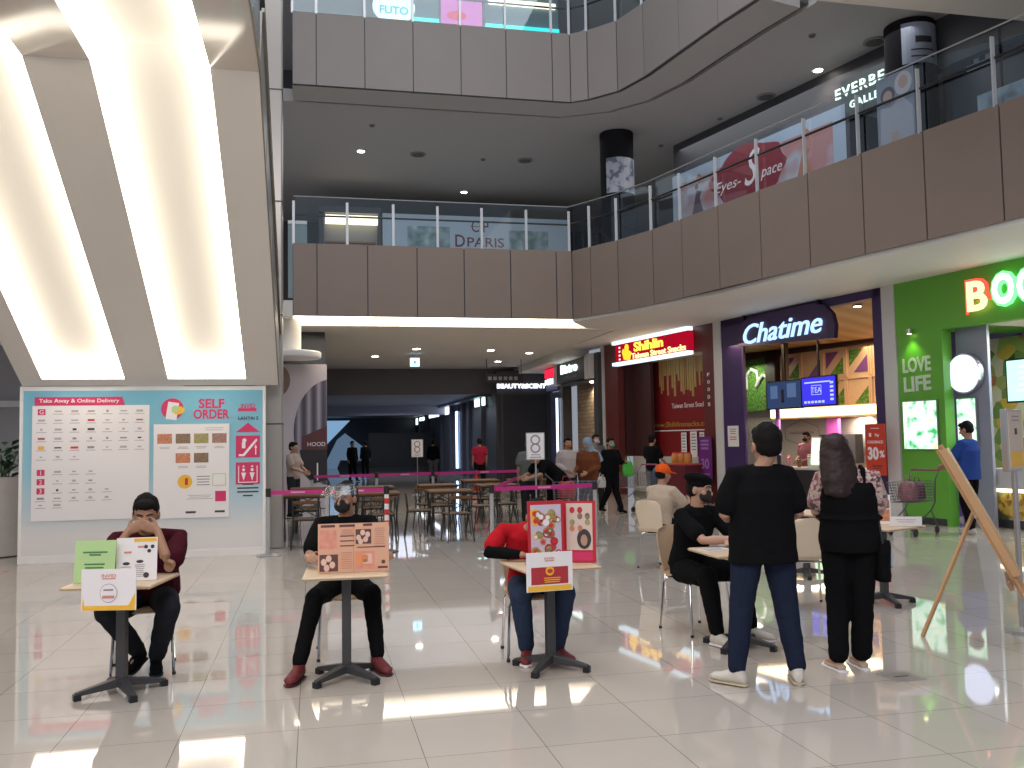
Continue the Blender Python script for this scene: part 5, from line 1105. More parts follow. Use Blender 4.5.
def mk_salmon(m, w, h):
    dk = mat('menu_brown', (.12, .05, .045), .5); pk = mat('menu_pink', (.72, .30, .22), .5, noise_amt=.3, scale=25); lt = mat('menu_pale', (.78, .52, .42), .5)
    m.mat(dk); m.rect(-w*.36, h*.95, w*.2, h*.05); m.rect(-w*.09, h*.95, w*.22, h*.05); m.rect(w*.2, h*.96, w*.13, h*.05)
    m.rect(w*.14, h*.72, w*.22, h*.3); m.mat(lt)
    for a, b in ((.07, .7), (.13, .8), (.2, .76), (.17, .66), (.10, .62)): m.disc(w*a, h*b, w*.035, h*.06, -.002)
    m.mat(pk).rect(-w*.36, h*.68, w*.24, h*.38); m.rect(w*.16, h*.24, w*.28, h*.36); m.mat(dk).rect(-w*.35, h*.2, w*.26, h*.34); m.mat(lt)
    for a, b in ((-.42, .22), (-.35, .29), (-.30, .16), (-.38, .1)): m.disc(w*a, h*b, w*.04, h*.07, -.002)
    m.rect(w*.19, h*.26, w*.14, h*.2, -.002); m.mat(mat('menu_orange', (.8, .3, .12), .5)).slab([(w*.02, h*.16), (w*.2, h*.2), (w*.2, h*.34), (w*.04, h*.38)], -.004, -.002)
    m.mat(dk); m.disc(w*.42, h*.19, w*.028); m.rect(w*.41, h*.08, w*.14, h*.04)
    for k in range(3): m.rect(-w*.09, h*(.74-.1*k), w*.2, h*.022)
    m.rect(w*.25, h*.50, w*.4, h*.02)
    m.mat(mat('menu_text', (.5, .24, .17), .5)); m.lines(-w*.09, h*.86, w*.2, 3, h*.04, h*.015); m.lines(-w*.1, h*.4, w*.18, 8, h*.045, h*.012); m.lines(w*.37, h*.88, w*.17, 9, h*.045, h*.012)
    m.rect(0, h*.5, w*.006, h)
sheet_stand('food_menu', 'wide orange food menu standing on the table of the face shield person', (.265, 6.2), R(-3), .47, .325, SALM, mk_salmon, -.05)
RF = mat('menu_red', (.5, .02, .03), .4)
def mk_red(m, w, h):
    m.mat(mat('menu_lilac', (.56, .50, .62), .45)).rect(0, h*.5, w*.84, h*.88)
    random.seed(w*100)
    for k in range(30):
        x, z = random.uniform(-.34, .34)*w, random.uniform(.12, .88)*h; r_ = random.uniform(.016, .034); q = [FD[0], FD[1], FD[2], RF, YEL][k % 5]
        m.mat(q).disc(x, z, r_, r_, -.002); m.mat([PRINTW, FD[2], RED][k % 3]).disc(x, z, r_*.55, r_*.55, -.004)
    m.mat(PRINTW).disc(0, h*.66, .024, .024, -.004)
def mk_red2(m, w, h):
    m.mat(mat('menu_cream', (.66, .52, .46), .45)).rect(0, h*.58, w*.8, h*.76); m.mat(PINK).rect(0, h*.1, w*.8, h*.14)
    random.seed(9)
    for k in range(8): m.mat([FD[0], FD[2], FD[1], RF][k % 4]).disc(random.choice((-.22, .02, .25))*w, h*(.55+.1*(k % 4)), .018, .022, -.002)
    m.mat(PBLK).disc(w*.14, h*.38, .05, .07, -.002); m.mat(SKIN2).disc(w*.14, h*.36, .024, .04, -.004)
sheet_stand('food_menu', 'tall red-framed food menu on the left of the red shirt table', (1.58, 6.1), R(4), .265, .44, RF, mk_red, -.03)
sheet_stand('food_menu', 'narrower red-framed food menu on the right of the red shirt table', (1.83, 6.14), R(-22), .23, .43, RF, mk_red2, -.03)
def mk_card2(m, w, h):
    m.mat(YEL).rect(0, h*.08, w*.94, h*.13); m.mat(mat('card_red', (.42, .03, .04), .4)).rect(0, h*.4, w*.8, h*.44); m.mat(YEL).disc(0, h*.52, .03, .03, -.002); m.mat(RED).disc(0, h*.52, .02, .014, -.004)
    m.mat(mat('print_salmon', (.6, .25, .2), .5)).text('INVID', 0, h*.84, w=w*.22, h=.016); m.rect(0, h*.78, w*.2, .006); m.mat(YEL); m.lines(w*.05, h*.34, w*.4, 3, .013, .006, -.002)
sheet_stand('table_card', 'white card with red label hanging from the red shirt table', (1.525, 5.82), R(6), .325, .255, PRINTW, mk_card2, 0, .60, False)
def mk_small(m, w, h): m.mat(FD[0]).rect(0, h*.3, w*.9, h*.4); m.mat(FD[1]).rect(0, h*.68, w*.9, h*.28); m.mat(YEL).rect(0, h*.9, w*.7, h*.08)
sheet_stand('menu_stand', 'small upright menu on the table behind the woman with the handbag', (5.33, 7.75), R(-30), .18, .28, PRINTW, mk_small, -.05)
t = thing('folded_paper', 'white folded paper lying beside the small upright menu', 'paper', (5.42, 7.5, .731), R(-25)); m = M(); m.bx(-.14, .14, 0, .005, .0, .09); m.bx(-.14, .14, 0, .1, 0, .004); m.build('sheet', PRINTW, t); m = M(); m.lines(0, .06, .2, 2, .02, .004); m.build('printed_text', PTEXT, t)
t = thing('paper_sheet', 'white paper sheet on the table of the person in the beret', 'paper', (3.02, 6.5, .731), R(10)); m = M(); m.bx(-.12, .12, -.08, .08, 0, .002); m.build('sheet', PRINTW, t); m = M()
for k in range(6): m.bx(-.1, .08, -.06+k*.02, -.055+k*.02, .002, .003)
m.build('printed_text', PTEXT, t)

# ================================================================ roped-off food court seating
BROWN = mat('court_wood', (.14, .068, .028), .6, spec=.2, noise_amt=.15, scale=6); IRON = mat('court_iron', (.018, .017, .018), .5)
def court_chair():
    t = thing('court_chair', 'black metal food court chair', 'chair')
    m = M(); m.bx(-.2, .2, -.2, .2, .44, .455); m.build('seat', mat('seat_wood', (.12, .075, .05), .6, spec=.2), t, bevel=.01)
    m = M(); m.bx(-.2, .2, .205, .225, .68, .73); m.build('backrest', BROWN, t, bevel=.006)
    for sx in (-1, 1):
        for sy in (-1, 1):
            m = M(); p = [(sx*.17, sy*.17, .44), (sx*.21, sy*.24, 0)]
            if sy > 0: p = [(sx*.19, .225, .73), (sx*.18, .19, .45)]+[(sx*.215, .25, 0)]
            m.tube(p, .011, 6, 'flat'); m.build('leg', IRON, t)
    m = M(); m.tube([(-.18, .2, .48), (.18, .22, .68)], .008, 6); m.tube([(.18, .2, .48), (-.18, .22, .68)], .008, 6); m.build('cross_brace', IRON, t)
    m = M(); m.tube([(-.18, -.18, .43), (.18, -.18, .43), (.18, .18, .43), (-.18, .18, .43), (-.18, -.18, .43)], .01, 6); m.build('seat_frame', IRON, t)
    return t
def court_table():
    t = thing('court_table', 'dark wood food court table', 'table')
    m = M(); m.bx(-.38, .38, -.38, .38, .725, .755); m.build('tabletop', BROWN, t, bevel=.005)
    m = M(); m.bx(-.36, .36, -.36, .36, .705, .725); m.build('apron', IRON, t)
    for sx in (-1, 1):
        for sy in (-1, 1): m = M(); m.tube([(sx*.34, sy*.30, .71), (sx*.34, -sy*.30, 0)], .012, 6, 'flat'); m.build('leg', IRON, t)
    m = M(); m.tube([(-.34, 0, .36), (.34, 0, .36)], .01, 6); m.build('stretcher', IRON, t)
    return t
pc, pt = court_chair(), court_table(); uc = ut = False
rows = [('leftmost', -.12, (15.5, 17.6)), ('second', 1.05, (15.5, 17.6)), ('third', 2.3, (15.6, 17.7)), ('fourth', 3.45, (17.1, 19.3)), ('rightmost', 4.5, (19.0,))]
dep = ['nearest', 'farther']
random.seed(12)
for rn, X, Ys in rows:
    for k, Y in enumerate(Ys):
        loc = (X+.08*k, Y, 0); lab = 'dark wood food court table, %s in the %s roped-off row' % (dep[k], rn)
        if not ut: pt.location = loc; pt['label'] = lab; pt['group'] = 'food court tables'; ut = True
        else: dup(pt, loc, 0, lab, 'food court tables')
        for side, dy, rz in (('front', -.72 if k else -1.15, pi), ('back', .68, 0)):
            if k == 0 and side == 'front': dy = -1.2 if rn in ('leftmost', 'third') else -.85
            for e_ in ((-.0,),):
                loc = (X+.08*k+random.uniform(-.05, .05), Y+dy, 0); a = rz+random.uniform(-.15, .15)
                lab = 'black metal chair at the %s of the %s table in the %s row' % (side, dep[k], rn)
                if not uc: pc.location = loc; pc.rotation_euler.z = a; pc['label'] = lab; pc['group'] = 'food court chairs'; uc = True
                else: dup(pc, loc, a, lab, 'food court chairs')
for X, Y, a, lab in ((2.1, 16.75, .3, 'black metal chair standing left of the third roped-off row'), (2.95, 15.9, -1.4, 'black metal chair turned sideways right of the nearest third-row table'), (3.1, 17.9, 1.3, 'black metal chair turned sideways left of the fourth roped-off row'), (1.75, 15.3, 1.5, 'black metal chair turned sideways left of the nearest third-row table')):
    dup(pc, (X, Y, 0), a, lab, 'food court chairs')

# barrier posts and belts
BELT = mat('belt_magenta', (.48, .02, .20), .5)
posts = {'a': (-.63, 13.48, 'grey barrier post at the right end of the light blue sign wall'), 'b': (.2, 13.4, 'grey barrier post left of the head with the face shield'), 'c': (1.05, 13.34, 'red and white taped barrier post right of the face shield'),
         'd': (2.5, 12.75, 'grey barrier post between the third row and the red shirt'), 'e': (4.12, 12.97, 'grey barrier post at the right end of the near magenta belt'), 'f': (-.02, 19.4, 'barrier post at the left end of the far belt'), 'g': (1.32, 19.4, 'barrier post in the far belt behind the second row'),
         'h': (2.55, 19.6, 'barrier post in the far belt behind the third row'), 'i': (4.9, 19.9, 'barrier post at the right end of the far belt')}
for k, (x, y, lab) in posts.items():
    t = thing('barrier_post', lab, 'barrier post', (x, y, 0), 0, 'belt barrier posts')
    m = M(); m.lathe((0, 0, 0), [(.17, 0), (.17, .012), (.1, .03), (.03, .04)], 24); m.build('base', STEEL if k != 'c' else GREYM, t, smooth=True)
    m = M(); m.cyl((0, 0, .03), (0, 0, .9), .03); m.build('pole', mat('post_grey', (.45, .45, .46), .35, metal=.4), t, smooth=True)
    if k == 'c':
        m = M()
        for j in range(7): m.mat(RED if j % 2 else PRINTW); m.cyl((0, 0, .3+j*.08), (0, 0, .38+j*.08), .033)
        m.build('warning_tape', None, t)
    m = M(); m.cyl((0, 0, .84), (0, 0, .96), .038); m.build('belt_head', BLACK, t, smooth=True)
for a, b, lab in (('a', 'b', 'magenta barrier belt in front of the leftmost row'), ('b', 'c', 'magenta barrier belt behind the face shield'), ('d', 'e', 'magenta barrier belt behind the tall red menus'), ('f', 'g', 'far magenta belt behind the two left rows'), ('g', 'h', 'far magenta belt behind the third row'), ('h', 'i', 'far magenta belt behind the right rows'), ('d', 'i', 'magenta belt running back to the far right post')):
    p, q = V((*posts[a][:2], .9)), V((*posts[b][:2], .9)); d = (q-p); L = d.length; m = M(); m.bx(.04, L-.04, -.002, .002, -.03, .03); o = m.build('barrier_belt', BELT, loc=p, rz=math.atan2(d.y, d.x)); tag(o, lab, 'belt')
    m = M(); m.bx(L/2-.1, L/2+.1, -.004, .004, -.012, .012); m.build('white_print', mat('belt_print', (.6, .3, .45), .5), o)
# sign stands
def sign_stand(label, loc, rz, z0, z1, w, marks=True):
    t = thing('sign_stand', label, 'sign stand', (*loc, 0), rz)
    m = M(); m.lathe((0, 0, 0), [(.17, 0), (.17, .015), (.03, .03)], 24); m.build('base', STEEL, t, smooth=True); m = M(); m.cyl((0, .01, .02), (0, .01, z0+.02), .014); m.build('pole', STEEL, t)
    m = M(); m.bx(-w/2-.015, w/2+.015, 0, .02, z0-.015, z1+.015); m.build('frame', STEEL, t); m = M(); m.bx(-w/2, w/2, -.004, 0, z0, z1); m.build('sheet', PRINTW, t)
    m = M(); h = z1-z0; m.mat(PTEXT); m.disc(0, z0+h*.75, w*.3, y=-.004); m.disc(0, z0+h*.42, w*.3, y=-.004); m.mat(PRINTW); m.disc(0, z0+h*.75, w*.2, y=-.006); m.disc(0, z0+h*.42, w*.2, y=-.006); m.mat(PTEXT); m.lines(0, z0+h*.16, w*.7, 2, .04, .015, -.004); m.build('printed_symbol', None, t)
    return t
sign_stand('white notice on a thin stand behind the magenta belt', (3.62, 14.6), R(-12), 1.28, 1.70, .28); sign_stand('small white notice on a stand deep in the corridor', (3.05, 27), 0, 1.15, 1.65, .32)
t = thing('traffic_cone', 'dark red safety cone near the person in the red vest', 'cone', (4.75, 26.5, 0)); m = M(); m.bx(-.17, .17, -.17, .17, 0, .03); m.build('base', BLACK, t); m = M(); m.lathe((0, 0, .03), [(.13, 0), (.03, .7)], 20); m.build('body', mat('cone_red', (.4, .03, .02), .5), t, smooth=True)

# folded wooden easel
EZ = thing('wooden_easel', 'light wooden easel seen edge-on at the right', 'easel', (4.66, 6.03, 0), R(-40))
WD = mat('easel_wood', (.52, .30, .15), .5, noise_amt=.08, scale=8)
m = M(); m.tube([(0, 0, 1.47), (.72, 0, .0)], .018, 4, 'flat'); m.build('front_leg', WD, EZ); m = M(); m.tube([(0, .5, 1.50), (.72, .5, .0)], .018, 4, 'flat'); m.build('front_leg', WD, EZ)
m = M(); m.T = MX.Translation((.05, 0, 1.42)) @ MX.Rotation(R(26), 4, 'Y').inverted() @ MX.Identity(4)
m.bx(-.02, .035, -.03, .53, -.98, .05); m.build('board', WD, EZ, bevel=.004)
m = M(); m.box((.44, .25, .47), (.06, .62, .03), ry=R(64)); m.build('ledge', mat('easel_dark', (.3, .16, .08), .5), EZ)
m = M(); m.tube([(.22, .25, .98), (-.18, .25, .0)], .017, 4, 'flat'); m.build('rear_leg', WD, EZ)
m = M(); m.cyl((.235, -.04, .97), (.235, .54, .97), .012); m.build('hinge_bar', STEEL, EZ)
SS = thing('poster_stand', 'slim metal poster stand with food poster at the right edge', 'sign stand', (5.50, 6.22, 0), R(30))
m = M(); m.lathe((0, 0, 0), [(.13, 0), (.13, .03), (.035, .05)], 28); m.build('base', STEEL, SS, smooth=True); m = M(); m.cyl((0, 0, .04), (0, 0, 1.3), .022); m.build('pole', STEEL, SS, smooth=True)
m = M(); m.bx(-.17, .17, -.02, .03, 1.28, 1.78); m.build('frame', STEEL, SS, bevel=.006); m = M(); m.mat(mat('poster_beige', (.62, .50, .42), .4)).bx(-.15, .15, -.026, -.02, 1.3, 1.76); m.mat(YEL).rect(0, 1.38, .26, .12, -.026); m.mat(PBLK).rect(0, 1.6, .05, .05, -.026); m.mat(PTEXT).lines(0, 1.72, .18, 2, .03, .01, -.026); m.build('poster_sheet', None, SS)
t = thing('floor_hatch', 'small grey square hatch in the floor beside the pale flat shoes', 'floor hatch', (3.78, 5.35, 0)); m = M(); m.bx(-.11, .11, -.11, .11, 0, .002); m.build('cover', mat('hatch_grey', (.25, .22, .2), .4), t); m = M(); m.bx(-.05, .05, -.01, .01, .002, .003); m.build('grip_slot', BLACK, t)
t = thing('floor_hatch', 'small dark hatch in the floor left of the beret person', 'floor hatch', (3.8, 10.2, 0)); m = M(); m.bx(-.11, .11, -.11, .11, 0, .002); m.build('cover', MATS['hatch_grey'], t); m = M(); m.bx(-.05, .05, -.01, .01, .002, .003); m.build('grip_slot', BLACK, t)

# shopping trolleys
def trolley(label, loc, rz, load=None, ll=None):
    """pushed towards local -y"""
    t = thing('shopping_trolley', label, 'trolley', (*loc, 0), rz)
    m = M(); r_ = .004
    for k in range(8):
        z = .52+k*.045; y0 = -.42-.02*k; m.tube([(-.2, .25, z), (-.17, y0, z), (.17, y0, z), (.2, .25, z), (-.2, .25, z)], r_, 4, 'flat')
    for k in range(9):
        u = k/8; y = .25-.67*u
        for sx in (-1, 1): m.tube([(sx*(.2-.03*u), y, .52), (sx*(.2-.03*u), y-.14*u, .84)], r_, 4, 'flat')
        m.tube([(-.2+.03*u, y, .52), (.2-.03*u, y, .52)], r_, 4, 'flat')
    for k in range(7): x = -.17+k*.057; m.tube([(x, -.42, .52), (x, -.56, .84)], r_, 4, 'flat'); m.tube([(x*1.15, .25, .52), (x*1.15, .25, .84)], r_, 4, 'flat')
    m.build('basket', mat('trolley_wire', (.16, .15, .17), .4, metal=.6), t)
    for sx in (-1, 1):
        m = M(); m.tube([(sx*.22, .42, 1.0), (sx*.22, .27, .86), (sx*.21, .25, .5), (sx*.21, .1, .38), (sx*.2, -.35, .2), (sx*.2, -.42, .12)], .012, 6); m.tube([(sx*.21, .1, .38), (sx*.22, .28, .12)], .012, 6); m.build('side_frame', mat('trolley_frame', (.14, .13, .15), .4, metal=.6), t)
        for y in (-.42, .3):
            m = M(); m.cyl((sx*.2-.012, y, .06), (sx*.2+.012, y, .06), .06); m.build('wheel', BLACK, t, smooth=True)
    m = M(); m.cyl((-.23, .42, 1.0), (.23, .42, 1.0), .016); m.build('handle', mat('trolley_handle', (.25, .02, .12), .4), t)
    return t
trolley('wire shopping trolley pushed by the man in the blue shirt', (9.35, 12.7), R(-62)); trolley('wire shopping trolley beside the person in black with the green bag', (7.0, 18.9), R(-60)); trolley('wire shopping trolley in front of the woman in the pale blue headscarf', (4.5, 15.7), R(70))
def bag(name, label, loc, rz, d, mt, cat='bag', handle=True):
    t = thing(name, label, cat, loc, rz); m = M(); w_, y_, h = d
    m.loft([((0, 0, z*h), (w_/2*k, 0, 0), (0, y_/2*k2, 0)) for z, k, k2 in ((0, .7, .7), (.08, .95, 1), (.5, 1, 1), (.9, .85, .7), (1, .7, .4))], 16); m.build('pouch', mt, t, remesh=.02, sm=2, wrinkle=.01)
    if handle: m = M(); m.tube([(-w_*.25, 0, h*.95), (-w_*.15, 0, h*1.3), (w_*.15, 0, h*1.3), (w_*.25, 0, h*.95)], .008, 6); m.build('handle', mt, t, smooth=True)
    return t
bag('grocery_bag', 'red and white grocery bag in the front of the blue shirt man\'s trolley', (9.18, 12.62, .54), .3, (.3, .3, .3), mat('grocery_red', (.28, .10, .12), .5, noise_amt=.9, scale=14)); bag('grocery_bag', 'purple grocery bag at the rear of the blue shirt man\'s trolley', (9.48, 12.80, .54), .2, (.26, .26, .27), mat('grocery_purple', (.12, .02, .07), .5, noise_amt=.3))
bag('grocery_bag', 'red basket of shopping in the trolley by the pale blue headscarf', (4.45, 15.68, .54), 0, (.34, .3, .3), mat('grocery_redder', (.4, .02, .02), .5, noise_amt=.4))
# ================================================================ the people in the photograph
K_MAROON = cloth('maroon', (.055, .008, .016)); K_RED = cloth('red', (.42, .012, .02)); K_BLUE = cloth('blue', (.025, .06, .26)); K_CREAM = cloth('cream', (.45, .36, .28)); K_GREY = cloth('grey', (.13, .12, .12)); K_BROWN = cloth('rust', (.14, .045, .02))
SH_RED = mat('shoe_red', (.14, .012, .018), .6); SH_WHITE = mat('shoe_white', (.62, .58, .52), .5); SH_GREY = mat('shoe_grey', (.35, .34, .33), .6)
MASKB = mat('mask_black', (.012, .012, .013), .8); MASKG = mat('mask_green', (.12, .3, .27), .7); MASKC = mat('mask_blue', (.3, .4, .5), .7)
# 1 man covering his face
t, P, Rh = person('seated man in a maroon shirt covering his face with both hands', (-1.16, 6.98, 0), R(4), SIT, dict(
    chest=(.0, -.07, .84), neck=(0, -.14, 1.0), head=(.0, -.22, 1.12), shL=(.22, -.13, .97), shR=(-.2, -.13, .97), elL=(.17, -.46, .775), elR=(-.24, -.38, .79), wrL=(.09, -.36, 1.02), wrR=(-.10, -.35, 1.02),
    knL=(.17, -.42, .50), knR=(-.22, -.40, .49), anL=(.06, -.06, .09), anR=(-.06, .0, .13), toeL=(.1, -1, -.02), toeR=(-.35, -1, -.25)), s=1, top=K_MAROON, legs=K_DARK, shoe=K_BLACK, sole=K_DARK, look=(0, -1, -.35), hs=1.08,
    hands={'L': ((-.8, .05, .35), (0, 1, .0), .3), 'R': ((.75, .05, .4), (0, 1, 0), .3)}, girth=1.25)
# 2 face shield
t, P, Rh = person('seated person in black with a raised face shield and black mask', (.24, 7.08, 0), 0, SIT, dict(
    chest=(0, -.0, .87), neck=(0, -.02, 1.045), head=(0, -.06, 1.175), shL=(.19, -.02, 1.01), shR=(-.19, -.02, 1.01), elL=(.27, -.28, .76), elR=(-.27, -.26, .76), wrL=(.30, -.53, .79), wrR=(-.27, -.53, .79),
    knL=(.17, -.42, .51), knR=(-.23, -.42, .50), anL=(.20, -.60, .09), anR=(-.34, -.70, .09), toeL=(.35, -1, 0), toeR=(-.35, -1, 0)), top=K_BLACK, legs=K_BLACK, shoe=SH_RED, sole=mat('sole_maroon', (.06, .01, .012), .6), look=(-.6, -1, -.15), mask=MASKB, skin=SKIN, girth=.92, legw=.86,
    hands={'L': ((-.15, -.9, .2), (-.6, -.1, -.5), .7), 'R': ((.1, -.9, .2), (.6, -.1, -.5), .7)})
H = P['head']
m = M(); vs = []; fs = []; N = 12
for j in range(5):
    for i in range(N+1):
        a = R(-80+160*i/N); r_ = .100+.014*j; p = V((r_*sin(a), -r_*cos(a)*1.1-.014*j, .130-.021*j)); vs.append(H+Rh @ p)
for j in range(4):
    for i in range(N): a = j*(N+1)+i; fs.append((a, a+1, a+N+2, a+N+1))
m.add(vs, fs); o = m.build('face_shield', glass('shield_film', (.95, .97, 1), .93, .22), t, smooth='all', fix=False)
sd = o.modifiers.new('s', 'SOLIDIFY'); sd.thickness = .002
m = M(); m.tube([H+Rh @ V((.1*sin(R(a)), -.112*cos(R(a)), .075)) for a in range(-90, 91, 20)], .006, 6); m.build('shield_band', mat('shield_foam', (.10, .11, .13), .6), o)
# 3 red shirt
person('seated person in a red shirt half hidden behind the red-framed menus', (1.62, 6.66, 0), R(-4), SIT, dict(
    chest=(-.04, -.07, .81), neck=(-.05, -.17, .965), head=(-.01, -.27, 1.035), shL=(.13, -.10, .95), shR=(-.24, -.09, .95), elL=(.22, -.28, .77), elR=(-.36, -.20, .79), wrL=(.10, -.40, .78), wrR=(-.14, -.34, .78),
    knL=(.16, -.36, .50), knR=(-.16, -.36, .50), anL=(.12, -.24, .09), anR=(-.10, -.22, .09), toeL=(.5, -1, 0), toeR=(-.2, -1, 0)), top=K_RED, under=K_BLACK, legs=K_DENIM, shoe=SH_RED, sole=PRINTW, look=(.1, -1, -.7),
    hands={'R': ((1, -.1, -.1), (0, 0, -1), .3)})
# 4 beret
person('seated person in black with a black beret and black face mask', (3.08, 7.07, 0), R(22), SIT, dict(
    chest=(0, -.03, .85), neck=(0, -.07, 1.03), head=(.0, -.11, 1.165), shL=(.18, -.07, .99), shR=(-.18, -.07, .99), elL=(.22, -.30, .78), elR=(-.20, -.32, .78), wrL=(.02, -.45, .785), wrR=(-.02, -.50, .79),
    knL=(.12, -.40, .51), knR=(-.22, -.37, .50), anL=(.10, -.52, .09), anR=(-.28, -.52, .09), toeL=(.3, -1, 0), toeR=(0, -1, 0)), top=K_BLACK, legs=K_BLACK, shoe=SH_WHITE, sole=PRINTW, hair='beret', hairm=K_BLACK, look=(.35, -1, -.15), mask=MASKB, skin=SKIN2,
    hands={'L': ((-.8, -.3, -.05), (0, 0, -1), .3), 'R': ((.7, -.7, -.05), (0, 0, -1), .3)})
# 5 standing man
person('standing man in a black t-shirt and navy jeans seen from behind', (2.87, 5.45, 0), R(172), STAND, dict(
    chest=(0, .0, 1.24), head=(-.055, -.03, 1.535), elL=(.25, -.0, 1.08), elR=(-.25, -.0, 1.08), wrL=(.12, -.19, 1.04), wrR=(-.12, -.19, 1.0), hipL=(.09, 0, .9), hipR=(-.09, 0, .9), knL=(.15, -.02, .49), knR=(-.15, -.02, .49), anL=(.21, .03, .09), anR=(-.19, .03, .09), toeL=(.7, -.75, 0), toeR=(-.25, -1, 0)),
    s=1.0, hs=1.15, top=K_BLACK, legs=K_NAVY, shoe=SH_WHITE, sole=mat('sole_cream', (.5, .42, .3), .6), look=(.05, -1, -.15), girth=1.25, hem=.06, hands={'L': ((-.9, -.2, -.1), (0, .6, .4), .5), 'R': ((.9, -.2, 0), (0, .6, .4), .5)})
# 6 standing woman
FLORAL = ramp_mat('cloth_floral', 'voronoi', [(0, (.38, .26, .24)), (.3, (.10, .06, .06)), (.45, (.5, .38, .34)), (.65, (.25, .09, .10)), (.82, (.42, .34, .30))], 55, .9)
t, P, Rh = person('standing woman in black overalls and floral blouse seen from behind', (3.60, 5.6, 0), R(150), STAND, dict(
    chest=(0, .0, 1.20), neck=(0, .02, 1.36), head=(.075, -.0, 1.475), shL=(.165, .01, 1.325), shR=(-.165, .01, 1.325), elL=(.21, -.01, 1.06), elR=(-.20, -.03, 1.06), wrL=(.14, -.2, .98), wrR=(-.10, -.22, 1.0), pel=(0, 0, .9), hipL=(.085, 0, .87), hipR=(-.085, 0, .87), knL=(.09, -.02, .47), knR=(-.07, -.02, .47),
    anL=(.10, .06, .085), anR=(-.05, -.04, .085), toeL=(.5, -1, 0), toeR=(.35, -1, 0)), s=1.0, top=FLORAL, legs=K_BLACK, shoe=mat('shoe_beige', (.48, .36, .28), .6), sole=PRINTW, hair='long', hairm=HAIRB, look=(.3, -1, -.2), girth=1.05, cuff=.01, shoe_style='flat', skin=SKIN2,
    hands={'L': ((-.8, -.4, 0), (0, .6, .4), .5), 'R': ((.8, -.4, .1), (0, .6, .4), .5)})
m = M(); m.loft([((0, .01, z), (a, 0, 0), (0, b, 0)) for z, a, b in ((.80, .195, .155), (.9, .205, .155), (1.0, .19, .15), (1.03, .225, .175), (1.05, .19, .15), (1.15, .195, .16), (1.22, .19, .16), (1.27, .17, .14))], 24)
m.build('overall_bodice', K_BLACK, t, remesh=.010, sm=1, wrinkle=.008)
m = M(); m.tube([(-.1, .10, 1.24), (-.1, .07, 1.36), (-.09, -.02, 1.375)], .016, 8); m.tube([(.1, .10, 1.24), (.1, .07, 1.36), (.09, -.02, 1.375)], .016, 8); m.build('overall_strap', K_BLACK, t)
B_ = thing('handbag', 'black shoulder bag hanging at the woman\'s hip', 'bag', (3.80, 5.53, .60), R(60))
m = M(); m.loft([((0, 0, z), (a, 0, 0), (0, .055, 0)) for z, a in ((0, .11), (.03, .14), (.2, .13), (.27, .09))], 18); m.build('pouch', K_BLACK, B_, remesh=.01, sm=2, wrinkle=.006)
m = M(); m.tube([(-.09, 0, .25), (-.07, .03, .5), (-.04, .12, .75), (.02, .2, .80)], .009, 6); m.tube([(.09, 0, .25), (.07, .03, .45), (.02, .08, .7)], .009, 6); m.build('strap', BLACK, B_)
m = M(); m.box((.03, -.06, .14), (.05, .02, .11), ry=.3); m.build('pale_tag', mat('bag_tag', (.3, .36, .5), .4), B_)
# ---- people farther back
person('man in a blue t-shirt pushing a shopping trolley at the juice shop', (10.08, 12.35, 0), R(205), STAND, dict(wrL=(.12, -.35, 1.0), wrR=(-.2, -.38, 1.0), elL=(.25, -.12, 1.1), elR=(-.25, -.12, 1.1), anL=(.15, .08, .09), anR=(-.17, -.08, .09)), s=1.06, top=K_BLUE, legs=K_BLACK, shoe=SH_GREY, look=(0, -1, -.3), far=True, girth=1.2, hem=.03)
person('seated person in an orange cap and cream shirt', (4.2, 10.55, 0), R(118), SIT, dict(wrL=(.1, -.42, .8), wrR=(-.1, -.42, .8), knL=(.1, -.42, .5), knR=(-.1, -.42, .5)), s=1.0, top=K_CREAM, legs=K_BLACK, shoe=SH_GREY, hair='cap', hairm=cloth('orange', (.7, .10, .015)), look=(-.2, -1, -.2), far=True)
person('standing man in a dark t-shirt waiting at the snack shop', (7.75, 19.9, 0), R(120), STAND, dict(wrL=(.12, -.3, 1.0), wrR=(-.15, -.3, .98), elL=(.23, -.05, 1.1), elR=(-.23, -.05, 1.1)), s=1.0, top=K_BLACK, legs=cloth('blue_jeans', (.06, .09, .14)), shoe=K_BLACK, far=True)
person('person in black with a green face mask and plastic bag', (6.25, 18.5, 0), R(15), STAND, dict(wrL=(.2, -.28, 1.12), elL=(.24, -.05, 1.1), wrR=(-.26, -.03, .86), anL=(.12, -.2, .09), anR=(-.14, .22, .12)), s=.97, top=K_BLACK, sleeve='long', legs=K_BLACK, shoe=K_BLACK, mask=MASKG, far=True, girth=1.2)
bag('plastic_bag', 'white plastic bag hanging from the hand of the person in black', (6.0, 18.4, .55), 0, (.2, .12, .24), mat('plastic_white', (.5, .48, .46), .4)); bag('shoulder_bag', 'bright green bag beside the person in black', (6.58, 18.35, .78), 0, (.26, .14, .32), mat('bag_green', (.05, .35, .03), .5))
person('man in a grey shirt with a pale mask near the brick wall', (6.6, 20.6, 0), R(10), STAND, {}, s=1.02, top=K_GREY, legs=K_DARK, mask=MASKC, far=True)
person('woman in a pale blue headscarf and rust brown top', (5.05, 16.3, 0), R(-40), STAND, dict(wrL=(.1, -.3, 1.0), wrR=(-.15, -.3, 1.0)), s=.97, top=K_BROWN, sleeve='long', legs=K_NAVY, hair='hijab', hairm=cloth('scarf', (.22, .28, .36)), look=(-.3, -1, -.4), far=True, girth=1.25)
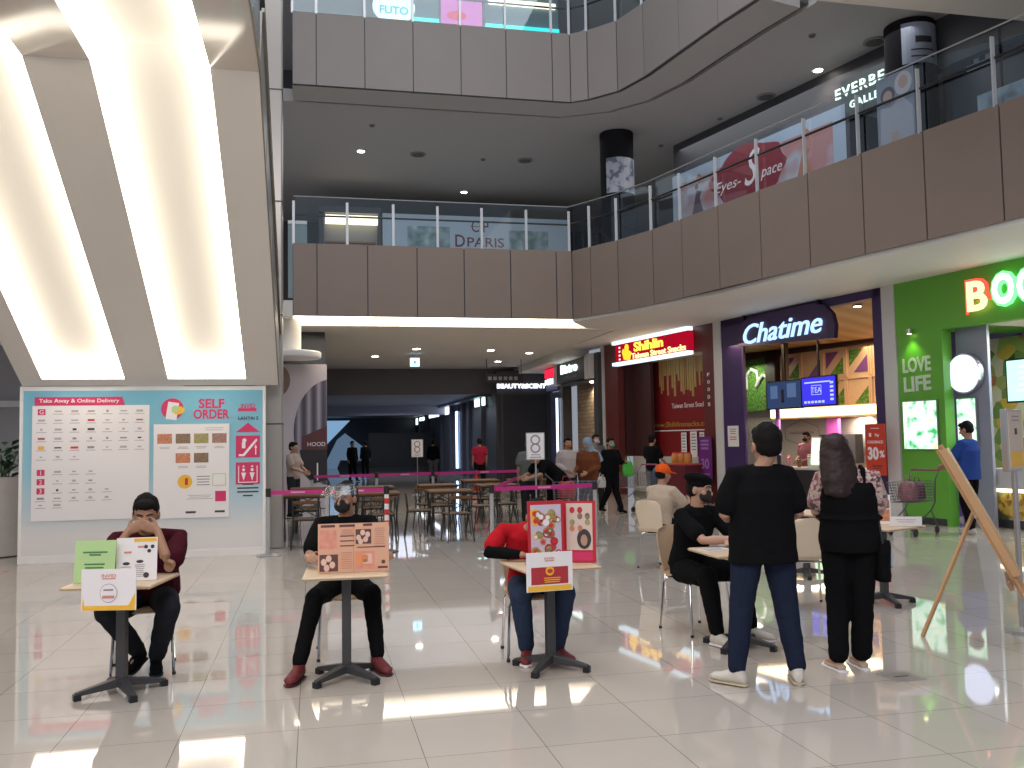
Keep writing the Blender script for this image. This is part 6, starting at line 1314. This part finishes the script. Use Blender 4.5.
person('woman in a pale jacket over a red top with an orange mask', (4.98, 17.4, 0), R(5), STAND, dict(wrL=(.12, -.25, 1.0), wrR=(-.12, -.25, 1.0)), s=.98, top=cloth('pale_jacket', (.42, .36, .34)), sleeve='long', legs=K_DARK, mask=mat('mask_orange', (.4, .12, .04), .7), far=True)
person('person in dark clothes bending over a trolley', (4.3, 15.95, 0), R(-75), STAND, dict(pel=(0, .1, .9), chest=(0, -.18, 1.12), neck=(0, -.32, 1.22), head=(0, -.44, 1.29), shL=(.17, -.3, 1.2), shR=(-.17, -.3, 1.2), elL=(.22, -.4, .98), elR=(-.22, -.4, .98), wrL=(.15, -.6, .92), wrR=(-.15, -.6, .92)), s=1, top=K_BLACK, legs=K_BLACK, look=(0, -1, -.5), far=True)
person('person in a grey-green shirt behind the white notice stand', (4.0, 16.6, 0), R(170), STAND, {}, s=.98, top=cloth('grey_green', (.12, .13, .12)), legs=K_DARK, far=True, girth=1.2)
person('person in a red vest walking away in the corridor', (5.2, 28.4, 0), R(180), STAND, dict(anL=(.1, -.1, .09), anR=(-.1, .1, .09)), s=1, top=cloth('vest_red', (.32, .02, .05)), legs=K_BLACK, far=True)
person('person in a pale shirt standing in front of the round photo', (-.42, 20.3, 0), R(60), STAND, dict(wrL=(.1, -.3, 1.0), wrR=(-.1, -.3, 1.0), elL=(.2, -.1, 1.1), elR=(-.2, -.1, 1.1)), s=.98, top=cloth('pale_shirt', (.32, .26, .24)), legs=K_DARK, far=True)
person('dark silhouette of a person at the pale blue escalator', (1.6, 38, 0), R(30), STAND, dict(anL=(.15, -.1, .09)), s=1, top=K_BLACK, sleeve='long', legs=K_BLACK, far=True); person('dark silhouette of a person left of the black hoarding', (2.3, 41, 0), R(200), STAND, {}, s=1, top=K_BLACK, sleeve='long', legs=K_BLACK, far=True)
person('person in dark clothes by the right wall deep in the corridor', (4.7, 36, 0), R(170), STAND, {}, s=1, top=K_BLACK, sleeve='long', legs=K_GREY, far=True)
person('worker in a pink shirt behind the tea shop counter', FP(4.15, 1.5, 0), RZF+.2, STAND, dict(wrL=(.1, -.3, 1.0), wrR=(-.1, -.3, 1.0)), s=1, top=cloth('pink', (.4, .16, .2)), legs=K_BLACK, mask=MASKB, far=True)
if bpy.data.scenes.get('scratch'): bpy.data.scenes.remove(bpy.data.scenes['scratch'])
